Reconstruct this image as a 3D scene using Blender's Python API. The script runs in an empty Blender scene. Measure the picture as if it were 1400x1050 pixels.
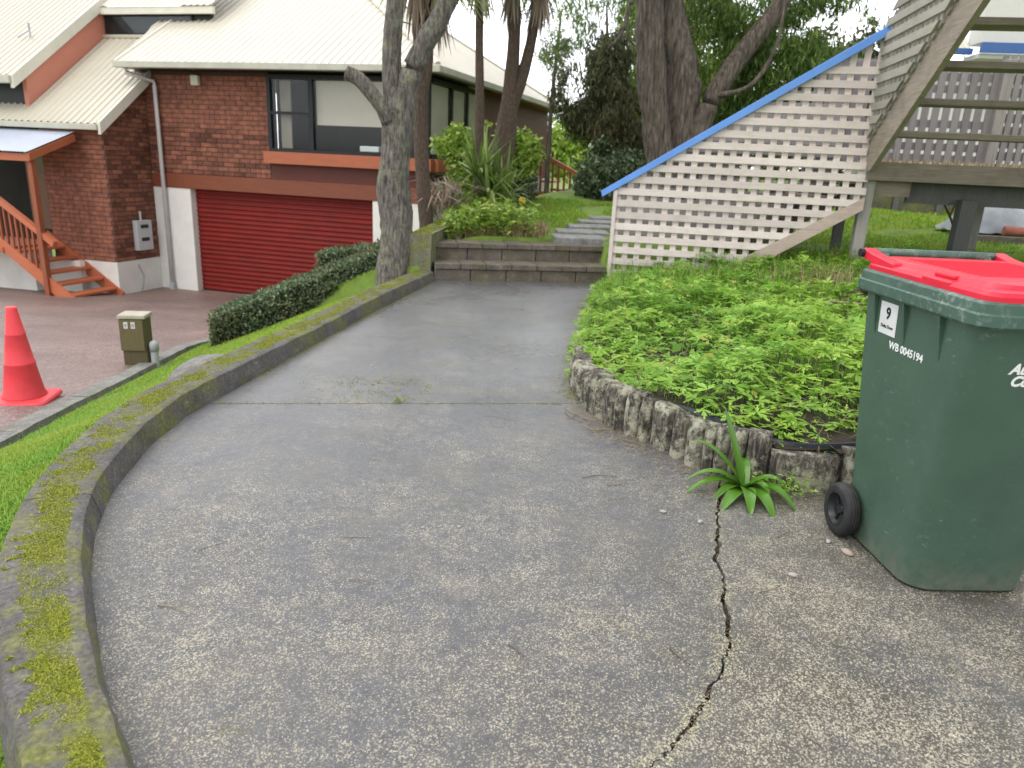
import bpy, bmesh, math, random
import numpy as np
from mathutils import Vector, Matrix, noise

# ------------------------------------------------------------------ camera, sky, sun, exposure
sc = bpy.context.scene
col = sc.collection
R = math.radians
rng = np.random.default_rng(7)
random.seed(7)

cam_d = bpy.data.cameras.new('camera')
cam = bpy.data.objects.new('camera', cam_d)
col.objects.link(cam)
PITCH, ROLL = R(17.0), R(2.75)
fwd = Vector((0, math.cos(PITCH), -math.sin(PITCH)))
r0 = Vector((1, 0, 0))
d0 = Vector((0, -math.sin(PITCH), -math.cos(PITCH)))
xr = r0 * math.cos(ROLL) - d0 * math.sin(ROLL)
dn = r0 * math.sin(ROLL) + d0 * math.cos(ROLL)
cam.matrix_world = Matrix.Translation((0, 0, 1.3)) @ Matrix((xr, -dn, -fwd)).transposed().to_4x4()
cam_d.sensor_fit = 'HORIZONTAL'
cam_d.sensor_width = 36
cam_d.lens = 36 * 1000 / 1400
cam_d.clip_start = 0.05
cam_d.clip_end = 2000
cam_d.dof.use_dof = True
cam_d.dof.focus_distance = 2.7
cam_d.dof.aperture_fstop = 4.0
sc.camera = cam

SUN_EL, SUN_AZ = R(58), R(-150)
world = bpy.data.worlds.new('World')
sc.world = world
world.use_nodes = True
wn = world.node_tree
wn.nodes.clear()
wo = wn.nodes.new('ShaderNodeOutputWorld')
bg = wn.nodes.new('ShaderNodeBackground')
sky = wn.nodes.new('ShaderNodeTexSky')
sky.sky_type = 'NISHITA'
sky.sun_disc = False
sky.sun_elevation = SUN_EL
sky.sun_rotation = R(180) - SUN_AZ
sky.air_density = 1.0
sky.dust_density = 1.0
hsv = wn.nodes.new('ShaderNodeHueSaturation')      # an overcast sky: most of the blue is gone
hsv.inputs['Saturation'].default_value = 0.08
hsv.inputs['Value'].default_value = 1.0
wn.links.new(sky.outputs[0], hsv.inputs['Color'])
wtc = wn.nodes.new('ShaderNodeTexCoord'); wnz = wn.nodes.new('ShaderNodeTexNoise'); wnz.inputs['Scale'].default_value = 2.2; wnz.inputs['Detail'].default_value = 5
wn.links.new(wtc.outputs['Generated'], wnz.inputs['Vector'])
wrp = wn.nodes.new('ShaderNodeValToRGB'); wrp.color_ramp.elements[0].position = .35; wrp.color_ramp.elements[0].color = (.86, .88, .92, 1); wrp.color_ramp.elements[1].position = .65; wrp.color_ramp.elements[1].color = (1.0, 1.0, 1.0, 1)
wn.links.new(wnz.outputs[0], wrp.inputs[0])
wmx = wn.nodes.new('ShaderNodeMix'); wmx.data_type = 'RGBA'; wmx.blend_type = 'MULTIPLY'; wmx.inputs[0].default_value = 1.0
wn.links.new(hsv.outputs[0], wmx.inputs[6]); wn.links.new(wrp.outputs[0], wmx.inputs[7])
wn.links.new(wmx.outputs[2], bg.inputs['Color'])
bg.inputs['Strength'].default_value = 0.15
wn.links.new(bg.outputs[0], wo.inputs['Surface'])

sun_d = bpy.data.lights.new('sun', 'SUN')
sun_d.energy = 0.7
sun_d.angle = R(35)
sun_d.color = (1, 0.95, 0.88)
sun = bpy.data.objects.new('sun', sun_d)
col.objects.link(sun)
sd = Vector((math.sin(SUN_AZ) * math.cos(SUN_EL), -math.cos(SUN_AZ) * -1 * math.cos(SUN_EL), math.sin(SUN_EL)))
sun.rotation_euler = sd.to_track_quat('Z', 'Y').to_euler()

sc.view_settings.view_transform = 'Standard'
sc.view_settings.look = 'None'
sc.view_settings.exposure = 1.5
sc.view_settings.gamma = 1
sc.cycles.max_bounces = 6
sc.cycles.transparent_max_bounces = 6

# ------------------------------------------------------------------ helpers
def tag(o, label=None, cat=None, group=None, kind=None):
    if label: o['label'] = label
    if cat: o['category'] = cat
    if group: o['group'] = group
    if kind: o['kind'] = kind
    return o

def link(name, me, mat=None, parent=None, loc=None):
    o = bpy.data.objects.new(name, me)
    col.objects.link(o)
    if mat is not None and me is not None and len(me.materials) == 0:
        me.materials.append(mat)
    if parent: o.parent = parent
    if loc is not None: o.location = loc
    return o

def empty(name, loc=(0, 0, 0), rz=0, parent=None):
    o = bpy.data.objects.new(name, None)
    col.objects.link(o)
    o.location = loc
    o.rotation_euler = (0, 0, rz)
    o.empty_display_size = 0.1
    if parent: o.parent = parent
    return o

def npmesh(name, V, Fs, smooth=False):
    """V (n,3), Fs (m,k) of one face size"""
    me = bpy.data.meshes.new(name)
    V = np.asarray(V, np.float32); Fs = np.asarray(Fs, np.int32)
    m, k = Fs.shape
    me.vertices.add(len(V)); me.vertices.foreach_set('co', V.ravel())
    me.loops.add(m * k); me.loops.foreach_set('vertex_index', Fs.ravel())
    me.polygons.add(m)
    me.polygons.foreach_set('loop_start', np.arange(0, m * k, k, dtype=np.int32))
    me.polygons.foreach_set('loop_total', np.full(m, k, np.int32))
    if smooth: me.polygons.foreach_set('use_smooth', np.ones(m, bool))
    me.update(); me.validate()
    return me

def pymesh(name, V, F, smooth=False):
    me = bpy.data.meshes.new(name)
    me.from_pydata([tuple(v) for v in V], [], F)
    if smooth:
        for p in me.polygons: p.use_smooth = True
    me.update()
    return me

class MB:
    """collects shapes for ONE mesh"""
    def __init__(s): s.v = []; s.f = []
    def add(s, V, F):
        b = len(s.v); s.v += [tuple(x) for x in V]; s.f += [[i + b for i in f] for f in F]; return s
    def box(s, x0, x1, y0, y1, z0, z1):
        V = [(x, y, z) for z in (z0, z1) for y in (y0, y1) for x in (x0, x1)]
        return s.add(V, [(0, 2, 3, 1), (4, 5, 7, 6), (0, 1, 5, 4), (2, 6, 7, 3), (0, 4, 6, 2), (1, 3, 7, 5)])
    def prism(s, poly, axis, a, b):
        """poly of 2D points, extruded along axis ('x','y','z') from a to b"""
        n = len(poly)
        def P(p, d): return {'x': (d, p[0], p[1]), 'y': (p[0], d, p[1]), 'z': (p[0], p[1], d)}[axis]
        V = [P(p, a) for p in poly] + [P(p, b) for p in poly]
        F = [list(range(n))[::-1], list(range(n, 2 * n))] + [[i, (i + 1) % n, n + (i + 1) % n, n + i] for i in range(n)]
        return s.add(V, F)
    def tube(s, pts, rad, n=10, cap=True):
        pts = [Vector(p) for p in pts]
        if not hasattr(rad, '__len__'): rad = [rad] * len(pts)
        V = []; F = []
        up = Vector((0, 0, 1))
        for i, p in enumerate(pts):
            d = (pts[min(i + 1, len(pts) - 1)] - pts[max(i - 1, 0)]).normalized()
            a = d.cross(up if abs(d.z) < .93 else Vector((1, 0, 0))).normalized(); b = a.cross(d).normalized()
            if abs(d.z) >= .93: a = Vector((1, 0, 0)) - d * d.x; a.normalize(); b = d.cross(a)
            for k in range(n):
                t = 2 * math.pi * k / n
                V.append(p + (a * math.cos(t) + b * math.sin(t)) * rad[i])
        for i in range(len(pts) - 1):
            for k in range(n):
                F.append([i * n + k, i * n + (k + 1) % n, (i + 1) * n + (k + 1) % n, (i + 1) * n + k])
        if cap:
            F.append(list(range(n))[::-1]); F.append([(len(pts) - 1) * n + k for k in range(n)])
        return s.add(V, F)
    def build(s, name, mat, parent=None, bevel=0, smooth=False, seg=1):
        me = bpy.data.meshes.new(name)
        me.from_pydata(s.v, [], s.f)
        bm = bmesh.new(); bm.from_mesh(me)
        bmesh.ops.recalc_face_normals(bm, faces=bm.faces)
        if bevel:
            bmesh.ops.bevel(bm, geom=[e for e in bm.edges if len(e.link_faces) == 2 and e.calc_face_angle(0) > .5], offset=bevel, segments=seg, affect='EDGES', profile=.5)
        bm.to_mesh(me); bm.free()
        if smooth:
            for p in me.polygons: p.use_smooth = True
        me.update()
        return link(name, me, mat, parent)

def bx(name, mat, parent, x0, x1, y0, y1, z0, z1, bevel=0):
    return MB().box(x0, x1, y0, y1, z0, z1).build(name, mat, parent, bevel)

def nz(p, s=1.0, o=0.0): return noise.noise(Vector((p[0] * s + o, p[1] * s + o * .7, p[2] * s - o)))

# ------------------------------------------------------------------ materials
def newmat(name):
    m = bpy.data.materials.new(name); m.use_nodes = True
    nt = m.node_tree; nt.nodes.clear()
    out = nt.nodes.new('ShaderNodeOutputMaterial'); b = nt.nodes.new('ShaderNodeBsdfPrincipled')
    nt.links.new(b.outputs[0], out.inputs['Surface'])
    return m, nt, b, out

class NT:
    """small node helper"""
    def __init__(s, nt, coord='Object'):
        s.nt = nt; s.L = nt.links.new
        tc = nt.nodes.new('ShaderNodeTexCoord') if coord != 'World' else nt.nodes.new('ShaderNodeNewGeometry')
        s.co = tc.outputs['Position'] if coord == 'World' else tc.outputs[coord]
        if coord == 'Object':
            oi = nt.nodes.new('ShaderNodeObjectInfo')
            mu = nt.nodes.new('ShaderNodeMath'); mu.operation = 'MULTIPLY'; mu.inputs[1].default_value = 37.0
            s.L(oi.outputs['Random'], mu.inputs[0])
            ad = nt.nodes.new('ShaderNodeVectorMath'); ad.operation = 'ADD'
            s.L(s.co, ad.inputs[0]); s.L(mu.outputs[0], ad.inputs[1])
            s.co = ad.outputs[0]
            s.rand = oi.outputs['Random']
    def scaled(s, v):
        n = s.nt.nodes.new('ShaderNodeVectorMath'); n.operation = 'MULTIPLY'; n.inputs[1].default_value = v
        s.L(s.co, n.inputs[0]); return n.outputs[0]
    def noise(s, scale, detail=4, rough=.55, vec=None, stretch=None):
        n = s.nt.nodes.new('ShaderNodeTexNoise'); n.inputs['Scale'].default_value = scale
        n.inputs['Detail'].default_value = detail; n.inputs['Roughness'].default_value = rough
        s.L(vec if vec is not None else (s.scaled(stretch) if stretch else s.co), n.inputs['Vector']); return n.outputs[0]
    def voro(s, scale, feature='F1', out='Distance', vec=None, rnd=1.0):
        n = s.nt.nodes.new('ShaderNodeTexVoronoi'); n.feature = feature; n.inputs['Scale'].default_value = scale
        n.inputs['Randomness'].default_value = rnd
        s.L(vec if vec is not None else s.co, n.inputs['Vector']); return n.outputs[out]
    def ramp(s, fac, stops, interp='LINEAR'):
        n = s.nt.nodes.new('ShaderNodeValToRGB'); n.color_ramp.interpolation = interp
        e = n.color_ramp.elements
        while len(e) < len(stops): e.new(.5)
        for el, (p, c) in zip(e, stops):
            el.position = p; el.color = (c, c, c, 1) if not hasattr(c, '__len__') else (*c, 1)
        s.L(fac, n.inputs[0]); return n.outputs[0]
    def mix(s, fac, a, b, mode='MIX'):
        n = s.nt.nodes.new('ShaderNodeMix'); n.data_type = 'RGBA'; n.blend_type = mode
        for sock, v in ((n.inputs[0], fac), (n.inputs[6], a), (n.inputs[7], b)):
            if isinstance(v, (int, float)): sock.default_value = v
            elif isinstance(v, tuple): sock.default_value = (*v, 1)
            else: s.L(v, sock)
        return n.outputs[2]
    def math(s, op, a, b=0.0, clamp=False):
        n = s.nt.nodes.new('ShaderNodeMath'); n.operation = op; n.use_clamp = clamp
        for sock, v in ((n.inputs[0], a), (n.inputs[1], b)):
            if isinstance(v, (int, float)): sock.default_value = v
            else: s.L(v, sock)
        return n.outputs[0]
    def bump(s, h, strength=.3, dist=.01, normal=None):
        n = s.nt.nodes.new('ShaderNodeBump'); n.inputs['Strength'].default_value = strength; n.inputs['Distance'].default_value = dist
        s.L(h, n.inputs['Height'])
        if normal is not None: s.L(normal, n.inputs['Normal'])
        return n.outputs[0]

def plain(name, c, rough=.5, var=.15, scale=6, bump=.1, metallic=0, spec=.28, coord='Object', stretch=None, dirt=None, dirt_amt=.4, objvar=0.0):
    m, nt, b, out = newmat(name)
    n = NT(nt, coord)
    f = n.noise(scale, 5, .6, stretch=stretch)
    lo = tuple(max(0, x * (1 - var)) for x in c); hi = tuple(min(1, x * (1 + var)) for x in c)
    colr = n.ramp(f, [(.3, lo), (.7, hi)])
    if dirt:
        g = n.noise(scale * .35, 6, .65)
        colr = n.mix(n.ramp(g, [(.48, 0.0), (.7, dirt_amt)]), colr, dirt)
    if objvar and coord == 'Object':
        mm = n.ramp(n.rand, [(0, 1 - objvar), (1, 1 + objvar * .6)])
        colr = n.mix(1.0, colr, mm, 'MULTIPLY')
    nt.links.new(colr, b.inputs['Base Color'])
    b.inputs['Roughness'].default_value = rough
    b.inputs['Metallic'].default_value = metallic
    b.inputs['Specular IOR Level'].default_value = spec
    if bump:
        nt.links.new(n.bump(n.noise(scale * 6, 4, .6, stretch=stretch), bump, .01), b.inputs['Normal'])
    return m

def leafmat(name, stops, rough=.45, transl=.35, big=None):
    m, nt, b, out = newmat(name)
    g = nt.nodes.new('ShaderNodeNewGeometry')
    n = NT(nt, 'World')
    c = n.ramp(g.outputs['Random Per Island'], stops)
    if big:
        c = n.mix(n.ramp(n.noise(big[0], 3), [(.4, 0.0), (.62, big[2])]), c, big[1])
    nt.links.new(c, b.inputs['Base Color'])
    b.inputs['Roughness'].default_value = rough
    b.inputs['Specular IOR Level'].default_value = .35
    t = nt.nodes.new('ShaderNodeBsdfTranslucent'); nt.links.new(c, t.inputs['Color'])
    mx = nt.nodes.new('ShaderNodeMixShader'); mx.inputs[0].default_value = transl
    nt.links.new(b.outputs[0], mx.inputs[1]); nt.links.new(t.outputs[0], mx.inputs[2])
    nt.links.new(mx.outputs[0], out.inputs['Surface'])
    return m

def concrete_path_mat():
    m, nt, b, out = newmat('wet_exposed_concrete')
    n = NT(nt, 'World')
    # worn aggregate: pale grains and flecks of lichen a few millimetres long in a dark wet paste
    sx = nt.nodes.new('ShaderNodeSeparateXYZ'); nt.links.new(n.co, sx.inputs[0])
    g1 = n.noise(200, 3, .75); g2 = n.noise(420, 2, .7); fine = g2
    vc = n.ramp(n.voro(230, 'F1', 'Color'), [(0, 0.0), (1, 1.0)])
    patch = n.noise(1.5, 6, .7); patch2 = n.noise(6.5, 5, .75)
    nearv = nt.nodes.new('ShaderNodeMapRange'); nt.links.new(n.math('SUBTRACT', n.math('MULTIPLY', sx.outputs[0], .45), sx.outputs[1]), nearv.inputs[0])
    nearv.inputs[1].default_value = -4.6; nearv.inputs[2].default_value = -.9; nearv.inputs[3].default_value = -.04; nearv.inputs[4].default_value = .07
    lich = n.math('ADD', n.math('MULTIPLY', n.math('SUBTRACT', patch, .5), .36), n.math('MULTIPLY', n.math('SUBTRACT', patch2, .5), .22))
    field = n.math('ADD', n.math('ADD', n.math('MULTIPLY', g1, .62), n.math('MULTIPLY', vc, .30)), n.math('ADD', lich, nearv.outputs[0]))
    chipmask = n.ramp(field, [(.52, 0.0), (.62, 1.0)])
    paste = n.ramp(n.noise(26, 5, .7), [(.3, (.060, .062, .069)), (.7, (.120, .121, .130))])
    paste = n.mix(n.ramp(n.noise(2.3, 5, .7), [(.45, 0.0), (.65, .5)]), paste, (.13, .12, .10))
    olive = nt.nodes.new('ShaderNodeMapRange'); nt.links.new(n.math('SUBTRACT', n.math('MULTIPLY', sx.outputs[0], 1.0), n.math('MULTIPLY', sx.outputs[1], .45)), olive.inputs[0])
    olive.inputs[1].default_value = -1.0; olive.inputs[2].default_value = .3
    paste = n.mix(n.math('MULTIPLY', olive.outputs[0], n.ramp(n.noise(1.9, 5, .7), [(.35, .25), (.6, .85)])), paste, (.052, .046, .029))
    tan = n.ramp(n.math('ADD', n.math('MULTIPLY', vc, .6), n.math('MULTIPLY', patch2, .4)), [(.2, (.17, .148, .11)), (.55, (.30, .265, .20)), (.85, (.48, .44, .335))])
    c = n.mix(chipmask, paste, tan)
    c = n.mix(1.0, c, n.ramp(g2, [(.34, .45), (.66, 1.65)]), 'MULTIPLY')
    # pinkish scuffs
    c = n.mix(n.ramp(n.noise(3.3, 4, .6), [(.6, 0.0), (.72, .25)]), c, (.30, .24, .20))
    # moss stains
    ms = n.noise(2.6, 5, .7); ms2 = n.noise(40, 3)
    mossm = n.math('MULTIPLY', n.ramp(ms, [(.60, 0.0), (.74, .8)]), n.ramp(ms2, [(.42, 0.0), (.6, 1.0)]))
    c = n.mix(mossm, c, (.085, .085, .022))
    nt.links.new(c, b.inputs['Base Color'])
    wet = n.noise(1.1, 4, .6)
    far = nt.nodes.new('ShaderNodeMapRange'); nt.links.new(sx.outputs[1], far.inputs[0])
    far.inputs[1].default_value = 1.5; far.inputs[2].default_value = 6.5; far.inputs[3].default_value = .0; far.inputs[4].default_value = .08
    ro = n.math('SUBTRACT', n.ramp(wet, [(.38, .30), (.62, .60)]), far.outputs[0])
    nt.links.new(ro, b.inputs['Roughness'])
    spn = nt.nodes.new('ShaderNodeMapRange'); nt.links.new(sx.outputs[1], spn.inputs[0]); spn.inputs[1].default_value = 1.2; spn.inputs[2].default_value = 5.5; spn.inputs[3].default_value = .42; spn.inputs[4].default_value = 1.0
    nt.links.new(spn.outputs[0], b.inputs['Specular IOR Level'])
    b.inputs['Coat Roughness'].default_value = .3
    ctw = nt.nodes.new('ShaderNodeMapRange'); nt.links.new(sx.outputs[1], ctw.inputs[0]); ctw.inputs[1].default_value = 2.2; ctw.inputs[2].default_value = 5.5; ctw.inputs[3].default_value = .0; ctw.inputs[4].default_value = .8
    nt.links.new(n.math('MULTIPLY', ctw.outputs[0], n.ramp(n.noise(1.4, 5, .65), [(.38, .3), (.6, 1.0)])), b.inputs['Coat Weight'])
    h = n.math('ADD', n.math('MULTIPLY', chipmask, .5), fine)
    nt.links.new(n.bump(h, .5, .004), b.inputs['Normal'])
    return m

def mossy_concrete(name, base=(.14, .13, .125), moss=.55, thr=.5):
    m, nt, b, out = newmat(name)
    n = NT(nt, 'World')
    f = n.noise(90, 4, .7)
    c = n.ramp(n.noise(7, 6, .7), [(.3, tuple(x * .55 for x in base)), (.7, tuple(x * 1.25 for x in base))])
    c = n.mix(1.0, c, n.ramp(f, [(.33, .55), (.66, 1.5)]), 'MULTIPLY')
    g = n.math('ADD', n.math('MULTIPLY', n.noise(3.2, 6, .7), .7), n.math('MULTIPLY', n.noise(26, 4, .7), .3))
    geo = nt.nodes.new('ShaderNodeNewGeometry'); sz = nt.nodes.new('ShaderNodeSeparateXYZ'); nt.links.new(geo.outputs['Normal'], sz.inputs[0])
    mask = n.ramp(g, [(thr - .05, 0.0), (thr + .07, 1.0)])
    mc = n.ramp(n.noise(60, 4), [(.3, (.06, .068, .01)), (.55, (.16, .17, .02)), (.75, (.30, .27, .06))])
    c = n.mix(n.math('MULTIPLY', mask, moss), c, mc)
    lich = n.ramp(n.noise(14, 5, .75), [(.62, 0.0), (.7, .5)])
    c = n.mix(lich, c, (.30, .29, .24))
    nt.links.new(c, b.inputs['Base Color'])
    b.inputs['Roughness'].default_value = .85
    nt.links.new(n.bump(n.math('ADD', f, n.noise(24, 4)), .7, .008), b.inputs['Normal'])
    return m

def timber_mat(name, c, dirt, var=.22, rough=.75, axis='x', dirt_amt=.6):
    m, nt, b, out = newmat(name)
    n = NT(nt, 'Object')
    st = {'x': (1.2, 22, 22), 'z': (22, 22, 1.2), 'y': (22, 1.2, 22)}[axis]
    grain = n.noise(3, 5, .6, stretch=st)
    cc = n.ramp(grain, [(.25, tuple(x * (1 - var) for x in c)), (.75, tuple(min(1, x * (1 + var)) for x in c))])
    cc = n.mix(n.ramp(n.noise(5, 6, .7), [(.48, 0.0), (.74, dirt_amt)]), cc, dirt)
    cc = n.mix(1.0, cc, n.ramp(n.rand, [(0, .82), (1, 1.1)]), 'MULTIPLY')
    nt.links.new(cc, b.inputs['Base Color'])
    b.inputs['Roughness'].default_value = rough
    nt.links.new(n.bump(grain, .35, .006), b.inputs['Normal'])
    return m

def log_mat():
    m, nt, b, out = newmat('lichened_log')
    n = NT(nt, 'Object')
    grain = n.noise(2.2, 6, .7, stretch=(22, 22, 2.4))
    c = n.ramp(grain, [(.3, (.014, .012, .010)), (.47, (.05, .043, .035)), (.60, (.18, .16, .125)), (.8, (.42, .40, .32))])
    blot = n.noise(9, 7, .75)
    c = n.mix(n.ramp(blot, [(.47, 0.0), (.56, .85)]), c, (.38, .375, .28))
    c = n.mix(n.ramp(n.noise(13, 6, .75), [(.51, 0.0), (.60, .7)]), c, (.024, .021, .018))
    c = n.mix(n.ramp(n.noise(6, 5, .7), [(.55, 0.0), (.7, .7)]), c, (.13, .14, .035))
    c = n.mix(n.ramp(n.noise(4, 3, .5), [(.66, 0.0), (.72, .6)]), c, (.13, .04, .025))
    nt.links.new(c, b.inputs['Base Color']); b.inputs['Roughness'].default_value = .85
    nt.links.new(n.bump(n.math('ADD', grain, n.noise(40, 4)), .9, .012), b.inputs['Normal'])
    return m

def bark_mat(name, stops, sc_=4, stretch=(9, 9, 1.6), lichen=None):
    m, nt, b, out = newmat(name)
    n = NT(nt, 'World')
    g = n.noise(sc_, 7, .7, stretch=stretch)
    c = n.ramp(g, stops)
    if lichen:
        c = n.mix(n.ramp(n.noise(7, 6, .75), [(.53, 0.0), (.63, .75)]), c, lichen)
    nt.links.new(c, b.inputs['Base Color']); b.inputs['Roughness'].default_value = .9
    nt.links.new(n.bump(g, 1.0, .04), b.inputs['Normal'])
    return m

def ground_mat():
    m, nt, b, out = newmat('lawn_soil')
    n = NT(nt, 'World')
    c = n.ramp(n.noise(3.1, 6, .7), [(.3, (.075, .125, .018)), (.5, (.13, .21, .025)), (.7, (.18, .26, .035))])
    c = n.mix(n.ramp(n.noise(1.3, 6, .75), [(.58, 0.0), (.72, .75)]), c, (.07, .052, .032))
    c = n.mix(1.0, c, n.ramp(n.noise(120, 3, .7), [(.3, .6), (.7, 1.35)]), 'MULTIPLY')
    nt.links.new(c, b.inputs['Base Color']); b.inputs['Roughness'].default_value = .9
    nt.links.new(n.bump(n.noise(90, 4), .8, .02), b.inputs['Normal'])
    return m

def drive_mat():
    m, nt, b, out = newmat('red_chip_drive')
    n = NT(nt, 'World')
    v = n.voro(75, 'F1', 'Color')
    c = n.ramp(n.math('MULTIPLY', n.ramp(v, [(0, 0.0), (1, 1.0)]), 1.0), [(0, (.095, .06, .052)), (.5, (.17, .11, .096)), (1, (.32, .24, .21))])
    c = n.mix(1.0, c, n.ramp(n.noise(.9, 5, .65), [(.3, .75), (.7, 1.2)]), 'MULTIPLY')
    nt.links.new(c, b.inputs['Base Color'])
    nt.links.new(n.ramp(n.noise(.7, 4), [(.4, .42), (.65, .7)]), b.inputs['Roughness'])
    nt.links.new(n.bump(n.voro(75), .4, .008), b.inputs['Normal'])
    return m

def glass_mat():
    m, nt, b, out = newmat('window_glass')
    b.inputs['Base Color'].default_value = (.02, .022, .024, 1)
    b.inputs['Roughness'].default_value = .03
    tr = nt.nodes.new('ShaderNodeBsdfTransparent'); tr.inputs['Color'].default_value = (.93, .95, .95, 1)
    gl = nt.nodes.new('ShaderNodeBsdfGlossy'); gl.inputs['Roughness'].default_value = .02
    lw = nt.nodes.new('ShaderNodeLayerWeight'); lw.inputs['Blend'].default_value = .5
    pw_ = nt.nodes.new('ShaderNodeMath'); pw_.operation = 'POWER'; pw_.inputs[1].default_value = 5.0; nt.links.new(lw.outputs['Facing'], pw_.inputs[0])
    fr = nt.nodes.new('ShaderNodeMath'); fr.operation = 'MULTIPLY_ADD'; fr.inputs[1].default_value = .32; fr.inputs[2].default_value = .025; nt.links.new(pw_.outputs[0], fr.inputs[0])
    mx = nt.nodes.new('ShaderNodeMixShader')
    nt.links.new(fr.outputs[0], mx.inputs[0]); nt.links.new(tr.outputs[0], mx.inputs[1]); nt.links.new(gl.outputs[0], mx.inputs[2])
    nt.links.new(mx.outputs[0], out.inputs['Surface'])
    return m

def bin_mat():
    m, nt, b, out = newmat('scuffed_green_plastic')
    n = NT(nt, 'Object')
    c = n.ramp(n.noise(5, 5, .6), [(.3, (.042, .086, .058)), (.7, (.052, .102, .070))])
    # scratches and dusty scuffs
    s1 = n.noise(16, 6, .8, stretch=(1.5, 1.5, 4)); s2 = n.noise(3, 4)
    sc1 = n.math('MULTIPLY', n.ramp(s1, [(.59, 0.0), (.66, .6)]), n.ramp(s2, [(.42, 0.0), (.58, 1.0)]))
    c = n.mix(sc1, c, (.25, .31, .28))
    spk = n.math('MULTIPLY', n.ramp(n.voro(95), [(.05, 1.0), (.11, 0.0)]), n.ramp(n.voro(95, 'F1', 'Color'), [(.66, 0.0), (.70, .7)]))
    c = n.mix(spk, c, (.38, .42, .38))
    tcz = nt.nodes.new('ShaderNodeTexCoord'); sz = nt.nodes.new('ShaderNodeSeparateXYZ'); nt.links.new(tcz.outputs['Object'], sz.inputs[0])
    low = n.math('MULTIPLY', n.ramp(sz.outputs[2], [(.0, 1.0), (.16, 0.0)]), n.ramp(n.noise(18, 6, .75), [(.4, .0), (.65, .7)]))
    c = n.mix(low, c, (.16, .15, .11))
    c = n.mix(n.ramp(n.noise(4, 6, .75), [(.52, 0.0), (.75, .18)]), c, (.10, .14, .115))
    nt.links.new(c, b.inputs['Base Color'])
    nt.links.new(n.ramp(n.noise(9, 5), [(.3, .42), (.7, .6)]), b.inputs['Roughness'])
    nt.links.new(n.bump(n.noise(160, 2), .05, .002), b.inputs['Normal'])
    return m

def rim_mat():
    m, nt, b, out = newmat('scuffed_rim_plastic')
    n = NT(nt, 'Object')
    c = n.ramp(n.noise(6, 5, .6), [(.3, (.03, .075, .055)), (.7, (.05, .105, .08))])
    s = n.math('MULTIPLY', n.ramp(n.noise(30, 6, .8), [(.5, 0.0), (.66, .8)]), n.ramp(n.noise(5, 4), [(.4, .15), (.6, 1.0)]))
    c = n.mix(s, c, (.27, .30, .26))
    nt.links.new(c, b.inputs['Base Color']); b.inputs['Roughness'].default_value = .5
    return m

def roof_mat(name, c):
    m, nt, b, out = newmat(name)
    n = NT(nt, 'World')
    cc = n.ramp(n.noise(.8, 5, .6), [(.3, tuple(x * .9 for x in c)), (.7, c)])
    cc = n.mix(n.ramp(n.noise(3, 6, .75), [(.55, 0.0), (.75, .3)]), cc, (.45, .42, .33))
    nt.links.new(cc, b.inputs['Base Color']); b.inputs['Roughness'].default_value = .35
    return m

M = {}
M['path'] = concrete_path_mat()
M['soil'] = plain('damp_soil', (.035, .026, .018), .9, .4, 20, .6, coord='World')
M['ground'] = ground_mat()
M['drive'] = drive_mat()
M['kerb'] = mossy_concrete('mossy_kerb', (.105, .097, .094), .75, .53)
M['pillar'] = mossy_concrete('mossy_pillar', (.16, .155, .13), .7, .47)
M['oldwall'] = mossy_concrete('old_wall', (.09, .085, .06), .5, .5)
M['paver'] = mossy_concrete('paver', (.23, .23, .225), .15, .6)
M['edge'] = mossy_concrete('edge_strip', (.2, .195, .18), .25, .55)
M['step'] = mossy_concrete('step_block', (.125, .105, .085), .3, .54)
M['rock'] = mossy_concrete('rock', (.19, .18, .17), .2, .6)
M['log'] = log_mat()
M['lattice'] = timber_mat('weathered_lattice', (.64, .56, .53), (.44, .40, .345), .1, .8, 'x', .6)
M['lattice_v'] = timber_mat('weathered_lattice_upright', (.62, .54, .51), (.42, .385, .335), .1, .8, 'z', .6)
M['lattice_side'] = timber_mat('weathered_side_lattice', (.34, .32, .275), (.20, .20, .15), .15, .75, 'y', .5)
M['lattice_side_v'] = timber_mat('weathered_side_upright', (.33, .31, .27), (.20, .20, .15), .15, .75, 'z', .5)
M['lattice_back'] = timber_mat('shaded_grey_back_lattice', (.22, .205, .205), (.14, .13, .13), .12, .8, 'z', .4)  # grey darkened further to put shade behind the lattice holes
M['deck'] = timber_mat('grey_deck_timber', (.225, .185, .15), (.11, .095, .07), .28, .8, 'x')
M['deck_y'] = timber_mat('grey_deck_stringer', (.25, .21, .17), (.11, .095, .07), .28, .8, 'y')
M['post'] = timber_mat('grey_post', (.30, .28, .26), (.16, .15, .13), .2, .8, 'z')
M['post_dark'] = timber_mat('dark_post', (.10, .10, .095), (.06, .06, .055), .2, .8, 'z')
M['stringer'] = timber_mat('pinkish_stringer', (.44, .35, .30), (.26, .22, .19), .15, .7, 'x')
M['blue'] = plain('blue_paint', (.13, .29, .70), .35, .08, 3, .04)
M['blue_dk'] = plain('blue_gutter_paint', (.05, .12, .33), .4, .08, 3, .04)
M['bin'] = bin_mat()
M['rim'] = rim_mat()
M['lid'] = plain('red_lid_plastic', (.64, .022, .048), .3, .1, 8, .04, dirt=(.42, .03, .045), dirt_amt=.5)
M['rubber'] = plain('black_rubber', (.022, .022, .023), .6, .3, 20, .2, dirt=(.12, .11, .09), dirt_amt=.35)
M['hub'] = plain('black_hub_plastic', (.018, .02, .022), .35, .2, 20, .05)
M['white_print'] = plain('white_print', (.75, .76, .76), .5, .03, 10, 0)
M['black_print'] = plain('black_print', (.02, .02, .02), .5, .03, 10, 0)
M['sticker'] = plain('white_sticker', (.62, .63, .63), .4, .06, 10, 0)
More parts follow.
